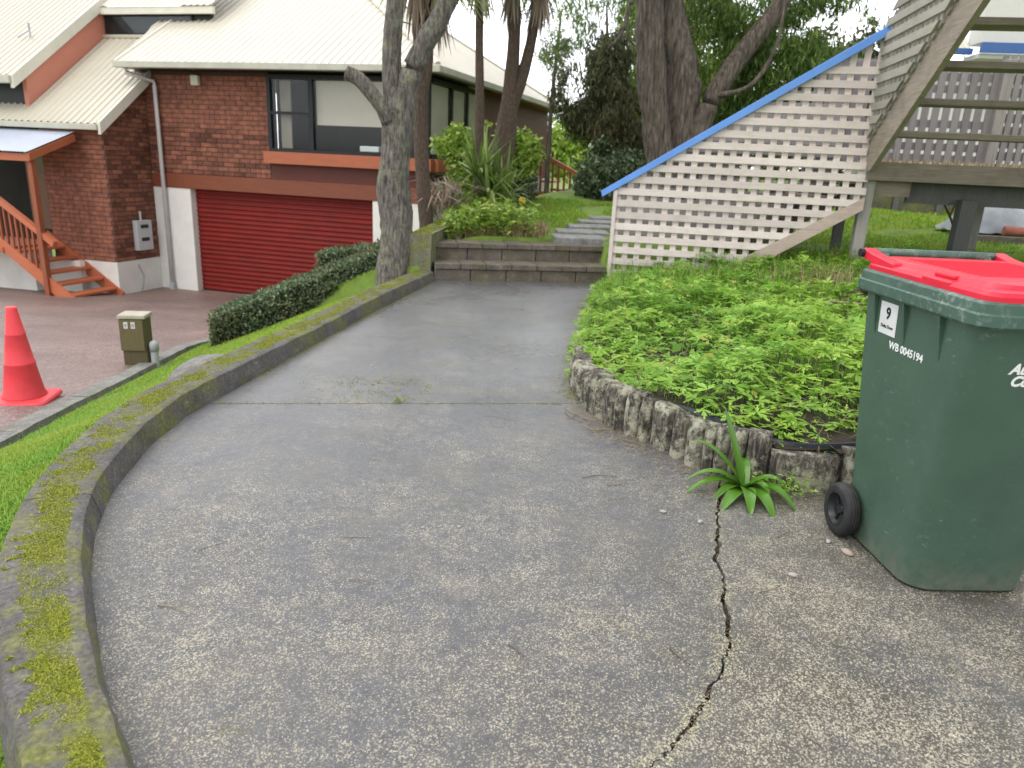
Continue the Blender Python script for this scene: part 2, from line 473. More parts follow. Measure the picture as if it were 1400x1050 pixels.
M['cone'] = plain('orange_red_cone', (.74, .06, .075), .5, .1, 4, .05, dirt=(.36, .05, .05), dirt_amt=.6)
M['olive'] = timber_mat('olive_box', (.11, .092, .038), (.07, .06, .028), .15, .6, 'z')
M['olive_top'] = plain('box_cap', (.38, .35, .28), .6, .15, 10, .1)
M['pipe'] = plain('grey_plastic_pipe', (.36, .38, .39), .4, .08, 6, 0)
M['roof'] = roof_mat('cream_roof', (.55, .515, .425))
M['roof2'] = roof_mat('cream_roof_wing', (.52, .485, .39))
M['roof3'] = roof_mat('pale_porch_roof', (.44, .48, .57))
M['trim'] = plain('cream_trim', (.66, .63, .54), .5, .06, 4, .02)
M['gutter'] = plain('gutter', (.46, .45, .38), .45, .1, 4, .02)
M['pale_pipe'] = plain('pale_downpipe', (.52, .50, .49), .4, .06, 4, .02)
M['brick'] = plain('red_brown_brick', (.235, .094, .060), .8, .35, 9, .4, dirt=(.095, .042, .032), dirt_amt=.6, objvar=.5)
M['mortar'] = plain('mortar', (.105, .065, .055), .9, .2, 20, .3)
M['orange'] = timber_mat('orange_stained_timber', (.44, .125, .055), (.32, .09, .04), .15, .5, 'x', .4)
M['orange_z'] = timber_mat('orange_stained_upright', (.31, .085, .035), (.22, .06, .03), .15, .55, 'z', .4)
M['lintel'] = timber_mat('brown_stained_lintel', (.22, .06, .026), (.15, .042, .022), .18, .55, 'x', .4)
M['panel'] = timber_mat('dark_red_panel', (.11, .026, .017), (.085, .022, .015), .15, .6, 'x', .4)
M['salmon'] = timber_mat('salmon_board', (.52, .20, .14), (.45, .17, .12), .06, .6, 'y', .3)
M['red_door'] = plain('red_roller_door', (.185, .012, .008), .5, .15, 2, .03, dirt=(.13, .018, .014), dirt_amt=.6)
M['white_wall'] = plain('white_render', (.72, .71, .67), .75, .05, 4, .1, dirt=(.52, .51, .46), dirt_amt=.4)
M['frame'] = plain('black_aluminium', (.02, .022, .026), .4, .1, 5, 0)
M['glass'] = glass_mat()
M['blind'] = plain('beige_blind', (.66, .58, .49), .8, .04, 3, 0)
M['curtain'] = plain('curtain_beige', (.30, .26, .21), .8, .1, 3, 0)
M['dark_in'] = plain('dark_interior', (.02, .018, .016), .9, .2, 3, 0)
M['door_wood'] = timber_mat('brown_door', (.16, .06, .03), (.1, .04, .02), .2, .5, 'z')
M['meter'] = plain('meter_grey', (.46, .47, .48), .5, .06, 5, 0)
M['bark_l'] = bark_mat('grey_lichened_bark', [(.32, (.03, .025, .022)), (.5, (.14, .122, .108)), (.72, (.34, .315, .285))], 4, (10, 10, 2.0), (.25, .28, .17))
M['bark_c'] = bark_mat('cabbage_tree_bark', [(.3, (.045, .03, .022)), (.55, (.12, .082, .06)), (.8, (.22, .16, .12))], 6, (9, 9, 3))
M['bark_d'] = bark_mat('brown_furrowed_bark', [(.33, (.022, .017, .013)), (.5, (.10, .08, .064)), (.7, (.24, .20, .165))], 3, (9, 9, 1.2))
M['twig'] = plain('dry_twig', (.11, .078, .05), .8, .3, 30, 0)
M['twig_pale'] = plain('pale_dry_twig', (.24, .19, .13), .8, .3, 30, 0)
M['straw'] = leafmat('dry_straw', [(0, (.20, .14, .07)), (.5, (.34, .26, .14)), (1, (.45, .38, .24))], .7, .2)
M['dead_leaf'] = leafmat('dead_frond', [(0, (.16, .11, .08)), (.5, (.30, .23, .18)), (1, (.42, .35, .29))], .8, .2)
M['weed'] = leafmat('bright_weed_leaf', [(0, (.10, .25, .03)), (.3, (.20, .42, .05)), (.7, (.32, .58, .085)), (.93, (.46, .66, .13)), (1, (.6, .5, .14))], .35, .42, big=(1.3, (.40, .58, .08), .5))
M['grass'] = leafmat('grass_blade', [(0, (.09, .21, .022)), (.5, (.18, .36, .04)), (.85, (.28, .45, .07)), (1, (.42, .42, .16))], .4, .4)
M['lawn'] = leafmat('mossy_lawn_blade', [(0, (.11, .25, .02)), (.5, (.20, .38, .035)), (.85, (.28, .46, .05)), (1, (.38, .42, .1))], .45, .3, big=(1.8, (.32, .38, .03), .7))
M['moss'] = leafmat('moss_tuft', [(0, (.11, .14, .012)), (.5, (.24, .28, .02)), (.85, (.36, .38, .035)), (1, (.48, .44, .14))], .8, .25)
M['strap'] = leafmat('strap_leaf', [(0, (.06, .17, .015)), (1, (.12, .27, .03))], .22, .25)
M['hedge'] = leafmat('hedge_leaf', [(0, (.04, .07, .03)), (.5, (.12, .18, .09)), (.85, (.22, .28, .16)), (.97, (.36, .40, .28)), (1, (.3, .2, .12))], .45, .25, big=(2.6, (.16, .15, .07), .5))
M['willow'] = leafmat('willow_leaf', [(0, (.05, .105, .022)), (.5, (.115, .20, .04)), (1, (.25, .32, .085))], .45, .4)
M['yellowgreen'] = leafmat('yellow_green_leaf', [(0, (.10, .17, .02)), (.5, (.19, .28, .03)), (1, (.34, .40, .07))], .45, .4)
M['dark_leaf'] = leafmat('dark_olive_leaf', [(0, (.035, .045, .018)), (.5, (.075, .088, .035)), (1, (.14, .14, .06))], .5, .3)
M['brown_leaf'] = leafmat('brown_green_leaf', [(0, (.05, .052, .024)), (.5, (.11, .105, .05)), (1, (.18, .17, .08))], .6, .35)
M['shrub'] = leafmat('shrub_leaf', [(0, (.04, .075, .03)), (.5, (.10, .15, .07)), (1, (.26, .31, .2))], .4, .25)
M['bright'] = leafmat('bright_shrub_leaf', [(0, (.12, .23, .03)), (.5, (.25, .39, .05)), (1, (.48, .56, .13))], .4, .4)
M['cordyline'] = leafmat('cordyline_leaf', [(0, (.09, .17, .03)), (.5, (.20, .31, .06)), (1, (.42, .48, .2))], .35, .35)
M['yellow'] = plain('yellow_plastic', (.75, .58, .03), .4, .05, 5, 0)
M['liner'] = plain('black_plastic_liner', (.018, .022, .03), .3, .2, 10, .2)
M['tarp'] = plain('grey_tarp', (.30, .32, .34), .35, .2, 4, .5)
M['clay'] = plain('red_clay', (.36, .13, .09), .7, .15, 10, .2)
M['pebble'] = plain('pale_pebble', (.33, .315, .29), .6, .15, 30, .1)
M['weatherboard'] = plain('pale_weatherboard', (.60, .59, .56), .6, .04, 4, .02)

# ------------------------------------------------------------------ ground shape
def itp(y, pts):
    ys = [p[0] for p in pts]; xs = [p[1] for p in pts]
    return np.interp(y, ys, xs)
KERB_IN = [(-3.0, 1.9), (-1.0, 1.1), (.2, .2), (.75, -.32), (1.0, -.57), (1.17, -.72), (1.3, -.82), (1.41, -.91), (1.52, -.99), (1.64, -1.07), (1.78, -1.16), (1.93, -1.255), (2.08, -1.34), (2.26, -1.425), (2.46, -1.50), (2.69, -1.56), (3.06, -1.62), (3.44, -1.63), (3.75, -1.58), (4.66, -1.45), (5.99, -1.25), (7.95, -.9)]
KW = .21
def kwid(y): return .155 + .055 * float(np.clip((y - 1.1) / .85, 0, 1))
DRIVE_R = [(-3, -3.0), (4, -3.08), (5.1, -3.27), (6.5, -3.48), (8, -3.72), (10, -3.5), (13.5, -2.55), (15, -2.4)]
BED = [(4.6, 2.86), (2.4, 2.84), (1.75, 2.86), (1.45, 2.89), (1.2, 2.92), (1.0, 3.0), (.86, 3.14), (.74, 3.36), (.6, 3.52), (.49, 3.74), (.43, 4.0), (.405, 4.3), (.44, 4.75), (.54, 5.4), (.6, 6.0), (.72, 6.8), (.9, 7.6), (1.0, 8.3)]

def zdrive(y): return np.clip(-.6 - .108 * (y - 5.2), -1.57, -.42)
def zupper(y): return .16 + .045 * np.clip(y - 3, 0, 12) + .012 * np.clip(y - 15, 0, 20)
def zbed(x, y):
    xb = np.interp(y, [2.8, 3.3, 4.3, 5.4, 6.8, 8.3], [.5, .45, .41, .54, .72, 1.0])
    return .03 + .105 * np.clip(np.minimum(x - xb, (y - 2.95) * 1.1), 0, 3.2) + .115 * smooth((4.6 - y) / 1.3)
def smooth(t): t = np.clip(t, 0, 1); return t * t * (3 - 2 * t)
def inpoly(x, y, poly):
    r = np.zeros(x.shape, bool); n = len(poly)
    for i in range(n):
        (x0, y0), (x1, y1) = poly[i], poly[(i + 1) % n]
        if y0 == y1: continue
        c = ((y0 > y) != (y1 > y)) & (x < (x1 - x0) * (y - y0) / (y1 - y0) + x0)
        r ^= c
    return r
PATH_ZONE = [(itp(y, KERB_IN) - KW * .5, y) for y in np.linspace(-3, 7.95, 60)] + [(-1.06, 8.62), (.98, 9.0), (1.0, 8.35)] + [(x + .05, y + .05) for x, y in BED[::-1]] + [(5.5, 2.9), (5.5, -3)]

def terrain(x, y):
    x = np.asarray(x, float); y = np.asarray(y, float)
    xk = itp(y, KERB_IN) - KW * .5
    xk = np.where(y > 8, -1.0 + np.clip(y - 11, 0, 30) * .25, xk)
    xd = itp(y, DRIVE_R); xd = np.where(y > 15, xk - 1.4, xd)
    zk = np.where(y > 8, zupper(y) - .12, -.02 + .05 * smooth((y - 2) / 2) - .42 * (1 - smooth((y - .9) / 1.3)))
    lower = np.where(y > 15, -1.57, zdrive(y) - .03)
    t = (x - xd) / np.maximum(xk - xd, .2)
    tt = np.clip(t, 0, 1); tt = .55 * tt + .45 * smooth(tt)
    left = lower + (np.minimum(zk, 10) - lower) * tt
    wob = .03 * np.sin(x * 1.7 + y * .9) + .02 * np.sin(x * 3.1 - y * 2.3)
    up = zupper(y) + .03 * np.clip(x - 2, 0, 6) * smooth((y - 6) / 4) + wob * smooth((y - 8.6) / 2)
    inbed = smooth((8.55 - .158 * (x - 1.02) - y) / .5)
    bedz = zbed(x, y) + wob * .6
    up = np.where(x > .3, bedz * inbed + up * (1 - inbed), up)
    z = np.where(x < xk, left, up)
    z = np.where((y > 8) & (x >= xk) & (x < xk + .6), zk + (up - zk) * smooth((x - xk) / .6), z)
    ip = inpoly(x, y, PATH_ZONE)
    z = np.where(ip, -.14, z)
    r = np.hypot(x, y); z = z + smooth((r - 60) / 200) * 1.0
    return z

xs = np.concatenate([[-600, -300, -150, -80, -50, -35, -25, -18, -14, -11, -9, -7.5], np.arange(-6.2, 7.6, .09), [8, 9, 10, 12, 15, 19, 25, 35, 50, 80, 150, 300, 600]])
ys = np.concatenate([[-300, -100, -40, -15, -8, -5], np.arange(-3.2, 14.2, .09), np.arange(14.5, 24, .5), [26, 30, 36, 45, 60, 90, 150, 300, 700]])
X, Y = np.meshgrid(xs, ys)
Z = terrain(X, Y)
nx, ny = len(xs), len(ys)
idx = np.arange(nx * ny).reshape(ny, nx)
Fq = np.stack([idx[:-1, :-1], idx[:-1, 1:], idx[1:, 1:], idx[1:, :-1]], -1).reshape(-1, 4)
ground = link('ground', npmesh('ground', np.stack([X, Y, Z], -1).reshape(-1, 3), Fq, True), M['ground'])
tag(ground, kind='structure')

# driveway sheet
V = []; F = []
dy = np.arange(-2, 16.01, .25)
for i, y in enumerate(dy):
    e = float(itp(y, DRIVE_R))
    for k, x in enumerate(np.linspace(e, e - 12 if y < 13.4 else e - 10, 14)):
        V.append((x, y, float(zdrive(y)) + .004))
n = 14
F = [[i * n + k, (i + 1) * n + k, (i + 1) * n + k + 1, i * n + k + 1] for i in range(len(dy) - 1) for k in range(n - 1)]
tag(link('driveway', pymesh('driveway', V, [f[::-1] for f in F], True), M['drive']), kind='structure')

# ------------------------------------------------------------------ concrete path: three slabs, a joint and a crack
CRACK = [(.93, 2.95), (.90, 2.84), (.895, 2.78), (.85, 2.66), (.82, 2.55), (.79, 2.44), (.765, 2.34), (.735, 2.27), (.742, 2.18), (.725, 2.10), (.70, 2.02), (.69, 1.93), (.675, 1.86), (.665, 1.80), (.625, 1.73), (.60, 1.67), (.56, 1.60), (.52, 1.545), (.49, 1.50), (.45, 1.44), (.40, 1.38), (.36, 1.34), (.30, 1.28), (.22, 1.15), (.10, 1.0), (.05, .85), (.0, .6)]
cr = []
for i in range(len(CRACK) - 1):
    a = np.array(CRACK[i]); b = np.array(CRACK[i + 1])
    for t in np.linspace(0, 1, 5)[:-1]:
        p = a + (b - a) * t + np.array([rng.normal(0, .0045), rng.normal(0, .003)])
        cr.append(p)
cr.append(np.array(CRACK[-1]))
def cw(y): return .0028 + .005 * abs(math.sin(y * 7.3)) ** 1.5 + (.0015 if y > 2.0 else 0.0)
crL = [(p[0] - cw(p[1]), p[1]) for p in cr]
crR = [(p[0] + cw(p[1]) * .8 + .002 * random.random(), p[1]) for p in cr]
JY0, JY1 = 3.63, 3.93     # the joint across the path, from the kerb to the bed
kin = lambda y0, y1, k=24: [(float(itp(y, KERB_IN)) - .02, float(y)) for y in np.linspace(y0, y1, k)]
path = link('path', MB().prism([(x, y) for x, y in PATH_ZONE if y < 8.4], 'z', -.13, -.035).build('tmp', M['soil']).data)
bpy.data.objects.remove(bpy.data.objects['tmp'])
tag(path, kind='structure')
bed_far = [(x + .03, y) for x, y in BED if y > 3.95]
jl = (float(itp(JY0, KERB_IN)) - .02, JY0)
bed_near = [(x + .03, y + .02) for x, y in BED if 2.95 < y <= 3.95][::-1]
def slab(poly, z0=-.1, z1=0.0):
    o = MB().prism(poly, 'z', z0, z1).build('slab', M['path'], path)
    return o
far_poly = [(.47, JY1 + .024)] + [(x, y) for x, y in bed_far if y > 4.0] + [(1.0, 8.4), (-.9, 7.99)] + kin(7.95, JY0 + .003)
slab(far_poly)
kinn = kin(JY0 - .003, .55, 30)
mid_poly = [(.47, JY1 + .018)] + kinn + [crL[-1]] + crL[::-1][1:] + [p for p in bed_near if p[1] > 2.96 and p[0] < .93][::-1][::-1]
# order: from the crack's top back up the bed edge to the joint
mid_poly = kinn + crL[::-1] + [(x + .03, y) for x, y in BED if 3.05 < y < 3.9] + [(.47, JY1 + .018)]
slab(mid_poly)
right_poly = crR + [(float(itp(.5, KERB_IN)), .5), (float(itp(-3, KERB_IN)), -3), (5.4, -3), (5.4, 2.92)] + [(x, y + .03) for x, y in BED if y < 2.98]
slab(right_poly)

# ------------------------------------------------------------------ mossy kerb wall in three cast sections
def kerb_top(y): return .105 + .006 * math.sin(y * 2.1)
def kerb_section(parent, y0, y1):
    ysn = np.arange(y0, y1 + 1e-6, .035) if y1 > y0 else np.arange(y1, y0, .035)
    prof = []
    V = []; F = []
    C = [np.array([float(itp(y, KERB_IN)), y]) for y in ysn]
    m = None
    for i, y in enumerate(ysn):
        a = C[max(i - 1, 0)]; b = C[min(i + 1, len(C) - 1)]
        d = (b - a) / np.linalg.norm(b - a); nrm = np.array([-d[1], d[0]])   # points left (outwards)
        top = kerb_top(y); kw = kwid(y)
        lean = .012
        ring = [(-.012, -.12), (-.006, top * .3), (lean * .6, top * .75), (lean, top - .004), (lean + .006, top)]
        ring += [(lean + .006 + (kw - .012) * k / 7, top + (.003 if k % 7 else 0)) for k in range(1, 8)]
        ring += [(kw + lean + .0, top - .006), (kw + lean + .02, top - .09), (kw + lean + .03, -.25), (kw + lean + .04, -.75)]
        for k, (u, z) in enumerate(ring):
            p = C[i] + nrm * u
            w = Vector((p[0], p[1], z))
            jit = (noise.noise(w * 6) * .006 + noise.noise(w * 30) * .003)
            V.append((p[0] + nrm[0] * jit, p[1] + nrm[1] * jit, z + (noise.noise(w * 14 + Vector((5, 5, 5))) * .004 if 3 <= k <= 12 else 0)))
        m = len(ring)
    k0 = len(ysn)
    for i in range(k0 - 1):
        for k in range(m - 1):
            F.append([i * m + k, i * m + k + 1, (i + 1) * m + k + 1, (i + 1) * m + k])
    F.append(list(range(m))); F.append([(k0 - 1) * m + k for k in range(m)][::-1])
    o = link('section', pymesh('kerb_section', V, F, True), M['kerb'], parent)
    o.data.set_sharp_from_angle(angle=R(32))
    return o
kerb = tag(empty('kerb_wall', (0, 0, 0)), 'low curved concrete kerb wall with yellow-green moss along its top', 'wall')
kerb_section(kerb, 2.355, 7.98); kerb_section(kerb, -1.01, 2.3501)

# ------------------------------------------------------------------ scatter tools
def rotm(n, tilt=.6, flat=0):
    """n random rotations: spin about z, then tilt"""
    a = rng.uniform(0, 2 * np.pi, n); t = np.abs(rng.normal(flat, tilt, n)); b = rng.uniform(0, 2 * np.pi, n)
    ca, sa = np.cos(a), np.sin(a)
    Rz = np.zeros((n, 3, 3)); Rz[:, 0, 0] = ca; Rz[:, 0, 1] = -sa; Rz[:, 1, 0] = sa; Rz[:, 1, 1] = ca; Rz[:, 2, 2] = 1
    ax = np.stack([np.cos(b), np.sin(b), np.zeros(n)], -1)
    K = np.zeros((n, 3, 3)); K[:, 0, 2] = ax[:, 1]; K[:, 1, 2] = -ax[:, 0]; K[:, 2, 0] = -ax[:, 1]; K[:, 2, 1] = ax[:, 0]
    I = np.eye(3)[None]
    Rt = I + np.sin(t)[:, None, None] * K + (1 - np.cos(t))[:, None, None] * (K @ K)
    return Rt @ Rz

def scatter(name, tv, tf, P, Rm, S):
    n = len(P); tv = np.asarray(tv, float); tf = np.asarray(tf)
    V = np.einsum('nij,kj->nki', Rm, tv) * np.asarray(S).reshape(-1, 1, 1) + P[:, None, :]
    Fs = (tf[None] + (np.arange(n) * len(tv))[:, None, None]).reshape(-1, tf.shape[1])
    return npmesh(name, V.reshape(-1, 3), Fs)

def blades(name, P, h, w, lean=.5):
    """curved grass blades: 5 points, three triangles each"""
    n = len(P); a = rng.uniform(0, 2 * np.pi, n); l = rng.uniform(.1, 1, n) * lean
    h = np.broadcast_to(h, n) * rng.uniform(.6, 1.25, n); w = np.broadcast_to(w, n)
    d = np.stack([np.cos(a), np.sin(a), np.zeros(n)], -1); s = np.stack([-np.sin(a), np.cos(a), np.zeros(n)], -1)
    up = np.array([0, 0, 1.0])
    m = P + d * (h * l * .35)[:, None] + up * (h * .6)[:, None]
    t = P + d * (h * l * 1.15)[:, None] + up * (h * (1 - .35 * l))[:, None]
    V = np.stack([P - s * w[:, None] * .5, P + s * w[:, None] * .5, m - s * w[:, None] * .4, m + s * w[:, None] * .4, t], 1)
    tf = np.array([[0, 1, 3], [0, 3, 2], [2, 3, 4]])
    Fs = (tf[None] + (np.arange(n) * 5)[:, None, None]).reshape(-1, 3)
    return npmesh(name, V.reshape(-1, 3), Fs)

LEAF_V = np.array([(0, 0, 0), (.28, .45, .04), (0, 1, -.06), (-.28, .45, .04)]); LEAF_F = np.array([[0, 1, 2, 3]])
# moss on the kerb: short tufts in patches
def moss_points(n):
    y = .9 + 7.0 * rng.uniform(0, 1, n * 6) ** 1.7
    u = rng.uniform(.05, KW + .01, n * 6)
    P = []
    for yy, uu in zip(y, u):
        
        x = float(itp(yy, KERB_IN)); x2 = float(itp(yy + .02, KERB_IN))
        d = np.array([x2 - x, .02]); d /= np.linalg.norm(d); nr = np.array([-d[1], d[0]])
        p = np.array([x, yy]) + nr * uu
        kw = kwid(yy)
        if uu > kw: continue
        mid = math.exp(-((uu - .5 * kw) / (.30 * kw)) ** 2)
        g = noise.noise(Vector((p[0] * 4, p[1] * 4, 3))) * .5 + noise.noise(Vector((p[0] * 26, p[1] * 26, 8))) * .7
        if g + mid * .95 > .30: P.append((p[0], p[1], kerb_top(yy) - .002))
        if len(P) >= n: break
    return np.array(P)
mp = moss_points(120000)
tag(link('moss', blades('moss', mp, .009, .0034, 1.5), M['moss'], kerb), kind='stuff')

def edge_moss():
    P = []
    while len(P) < 5200:
        y = random.uniform(4.0, 7.6); x = float(np.interp(y, [4.0, 5.4, 6.8, 8.3], [.40, .52, .70, .98])) - abs(random.gauss(0, .07))
        if noise.noise(Vector((x * 7, y * 5, 3))) > .05: P.append((x, y, .001))
        xk_ = float(itp(y, KERB_IN)) + abs(random.gauss(0, .02))
        if random.random() < .25: P.append((xk_, y, .001))
        if random.random() < .07:
            u = random.random() ** 1.4; xx = -1.55 + 2.0 * u; P.append((xx, JY0 + (JY1 - JY0) * (xx + 1.6) / 2.05 + random.gauss(.01, .012), .001))
        if random.random() < .25 :
            xx, yy = random.gauss(-.75, .22), random.gauss(4.05, .14)
            if noise.noise(Vector((xx * 9, yy * 9, 5))) > .0: P.append((xx, yy, .0))
    return np.array(P)
em = edge_moss()
tag(link('path_moss', blades('path_moss', em, .006, .004, 1.6), M['moss']), 'thin olive moss growing along the joint and edges of the concrete path', 'moss', kind='stuff')
# ------------------------------------------------------------------ lawn blades on the slope beside the kerb
def lawn_pts(n, y0, y1):
    y = rng.uniform(y0, y1, n); a = itp(y, DRIVE_R) + .12; b = itp(y, KERB_IN) - KW - .045
    x = a + (b - a) * rng.uniform(0, 1, n)
    return np.stack([x, y, terrain(x, y)], -1)
LP = np.concatenate([lawn_pts(26000, .6, 2.5), lawn_pts(46000, 2.3, 5), lawn_pts(42000, 5, 9.2)])
ok = np.array([noise.noise(Vector((p[0] * 1.6, p[1] * 1.6, 1))) + noise.noise(Vector((p[0] * 5, p[1] * 5, 4))) * .5 > -.38 for p in LP])
LP = LP[ok]
tag(link('lawn_grass', blades('lawn_grass', LP, .03, .0045, 1.0), M['lawn']), 'short mossy yellow-green grass on the slope beside the kerb wall', 'grass', kind='stuff')
def region_pts(n, x0, x1, y0, y1, thr=-1, f=1.2):
    x = rng.uniform(x0, x1, n); y = rng.uniform(y0, y1, n)
    P = np.stack([x, y, terrain(x, y)], -1)
    if thr > -1:
        P = P[[noise.noise(Vector((float(p[0] * f), float(p[1] * f), 1))) > thr for p in P]]
    return P
up1 = region_pts(26000, -.7, 3.0, 9.6, 13.5, -.25)
up2 = region_pts(30000, 2.6, 7.6, 8.0, 13.2, -.3)
tag(link('upper_lawn_grass', blades('upper_lawn_grass', np.concatenate([up1, up2]), .06, .009, .9), M['lawn']), 'bright green grass of the upper lawn behind the steps and under the deck', 'grass', kind='stuff')

# dry litter on the path edge, too fine to count
def litter(n):
    L = []
    while len(L) < n:
        k = random.randrange(len(BED) - 4); t = random.random()
        a, b = BED[k + 1], BED[k + 2]
        x = a[0] + (b[0] - a[0]) * t - abs(random.gauss(0, .09)); y = a[1] + (b[1] - a[1]) * t - abs(random.gauss(0, .09))
        if x > 1.28 and y < 2.6: continue
        L.append((x, y, .002))
    return np.array(L)
lp = litter(1700)
m_ = len(lp)
tv = np.array([(-.5, -.03, 0), (.5, -.03, .06), (.5, .03, .06), (-.5, .03, 0)]); tf = np.array([[0, 1, 2, 3]])
tag(link('dry_litter', scatter('dry_litter', tv, tf, lp + np.array([0, 0, .003]), rotm(m_, .12), rng.uniform(.008, .042, m_)), M['straw']), 'fine dry straw and needles lying along the foot of the log edging', 'litter', kind='stuff')
# scraps caught in the crack
cp = np.array([(p[0] + rng.normal(0, .004), p[1], -.006) for p in cr for _ in range(3) if noise.noise(Vector((p[1] * 6, 0, 0))) > -.05])
tag(link('crack_litter', scatter('crack_litter', tv, tf, cp, rotm(len(cp), .5), rng.uniform(.008, .022, len(cp))), M['straw']), 'dry needles caught in the long crack of the concrete', 'litter', kind='stuff')

lc = np.array([(p[0] + (1 if random.random() < .5 else -1) * (.006 + abs(rng.normal(0, .022))), p[1] + rng.normal(0, .01), .0008) for p in cr for _ in range(34)])
lc = lc[[noise.noise(Vector((float(p[0]) * 6, float(p[1]) * 5, 2))) > -.2 for p in lc]]
lq = np.array([(-.5, -.35, 0), (.5, -.4, .05), (.55, .3, .1), (-.4, .4, 0)])
tag(link('crack_lichen', scatter('crack_lichen', lq, np.array([[0, 1, 2, 3]]), lc, rotm(len(lc), .1), rng.uniform(.002, .0055, len(lc))), leafmat('cream_lichen', [(0, (.22, .20, .13)), (.6, (.36, .34, .22)), (1, (.46, .44, .32))], .8, .0)), 'cream lichen flecks along both lips of the long crack', 'lichen', kind='stuff')

# ------------------------------------------------------------------ two block steps at the end of the path
SD = Vector((1.9, .36, 0)).normalized()
st = tag(empty('block_steps', (-.9, 7.95, 0), math.atan2(SD.y, SD.x)), 'two broad brown block steps at the far end of the concrete path', 'steps')
def blk(name, x0, x1, y0, y1, z0, z1, mat, parent):
    return MB().box(x0, x1, y0, y1, z0, z1).build(name, mat, parent, .006, seg=1)
W = 2.0
for lvl in (0, 1):
    y0 = .02 + lvl * .34; z0 = lvl * .19
    for k in range(5):
        blk('riser_block', k * .4 + .004, k * .4 + .396, y0 + .03, y0 + .13, z0 - (.04 if lvl == 0 else .02), z0 + .128, M['step'], st)
    for k in range(7):
        w = W / 7
        blk('tread_block', k * w + .003, k * w + w - .003, y0, y0 + .36, z0 + .13, z0 + .19 + rng.normal(0, .002), M['step'], st)
bx('fill', M['soil'], st, .01, 1.99, .17, .38, -.05, .125)
bx('fill', M['soil'], st, .01, 1.99, .50, .95, -.05, .31)

# mossy end wall left of the steps
pw = tag(empty('garden_wall', (-.95, 8.0, 0), R(-4)), 'short mossy concrete wall left of the block steps, its top green with moss', 'wall')
w_ = MB()
nseg = 30
V = []; F = []
for i in range(nseg + 1):
    y = i / nseg * 2.6
    ring = [(0, -.3), (0, .1), (0, .3), (.005, .485), (.02, .5), (-.08, .503), (-.2, .5), (-.235, .49), (-.24, .3), (-.24, .1), (-.24, -.4)]
    for k, (u, z) in enumerate(ring):
        w = Vector((u * 3, y, z)); j = noise.noise(w * 7) * .012
        V.append((u + j, y + noise.noise(w * 9) * .008, z + (j if z > 0 else 0)))
m_ = len(ring)
for i in range(nseg):
    for k in range(m_ - 1): F.append([i * m_ + k, i * m_ + k + 1, (i + 1) * m_ + k + 1, (i + 1) * m_ + k])
F.append(list(range(m_))[::-1]); F.append([nseg * m_ + k for k in range(m_)])
link('wall_body', pymesh('wall_body', V, [f[::-1] for f in F]), M['pillar'], pw)
P = np.array([(random.uniform(-.22, -.01), random.uniform(0.02, 2.55), .497) for _ in range(4000)])
tag(link('moss', blades('moss', P, .018, .007, 1.2), M['moss'], pw), kind='stuff')

# low wall across the back of the upper lawn
bw = tag(empty('back_wall', (-.35, 12.75, .4), R(50)), 'low dark mossy wall edging the back of the upper lawn', 'wall')
V = []; F = []
bw.rotation_euler = (0, 0, math.atan2(2.6, 2.3))
for k in range(8):
    blk('coping_block', k * .5 + .004, k * .5 + .496, -.1, .12, .17 + rng.normal(0, .003), .27, M['oldwall'], bw)
blk('wall_body', 0, 4.0, -.07, .1, -.2, .17, M['oldwall'], bw)

# grey stepping slabs in the upper lawn
for i, (x, y, w, d, a) in enumerate([(.72, 8.98, .62, .36, 8), (.80, 9.5, .66, .38, 4), (.95, 10.05, .6, .36, 10), (1.12, 10.6, .58, .36, 5), (1.3, 11.15, .55, .34, 12)]):
    z = float(terrain(np.array([x]), np.array([y]))[0])
    o = MB().box(-w / 2, w / 2, -d / 2, d / 2, -.05, .035).build('paving_slab', M['paver'], None, .008)
    o.location = (x, y, float(zupper(y)) - .005); o.rotation_euler = (R(1.5), 0, R(a))
    tag(o, 'grey rectangular stepping slab lying in the upper lawn beyond the steps', 'paving slab', 'stepping slabs beyond the steps')

# grey flat stone outside the kerb, concrete edging of the drive
def zbed_at(x, y): return float(zbed(np.array([x]), np.array([y]))[0])
def rock(name, loc, s, mat, sq=(1, 1, 1), seed=0, sub=3, rz=0, rough=1.0):
    bm = bmesh.new(); bmesh.ops.create_icosphere(bm, subdivisions=sub, radius=1)
    for v in bm.verts:
        d = 1 + .22 * rough * noise.noise(v.co * 1.4 + Vector((seed, 0, 0))) + .1 * rough * noise.noise(v.co * 4 + Vector((0, seed, 0)))
        v.co = Vector((v.co.x * sq[0], v.co.y * sq[1], v.co.z * sq[2])) * d * s
    me = bpy.data.meshes.new(name); bm.to_mesh(me); bm.free()
    for p in me.polygons: p.use_smooth = True
    o = link(name, me, mat); o.location = loc; o.rotation_euler = (0, 0, rz)
    return o
def gz(x, y): return float(terrain(np.array([x]), np.array([y]))[0])
tag(rock('flat_rock', (-2.0, 4.55, gz(-2.0, 4.55) + .01), .22, M['rock'], (.75, 1.5, .3), 3, rz=R(-6)), 'flat grey rock half sunk in the grass against the kerb wall', 'rock')
es = tag(empty('drive_edging', (0, 0, 0)), 'narrow grey concrete edging strip between the red drive and the grass', 'edging')
yy = 3.2
k = 0
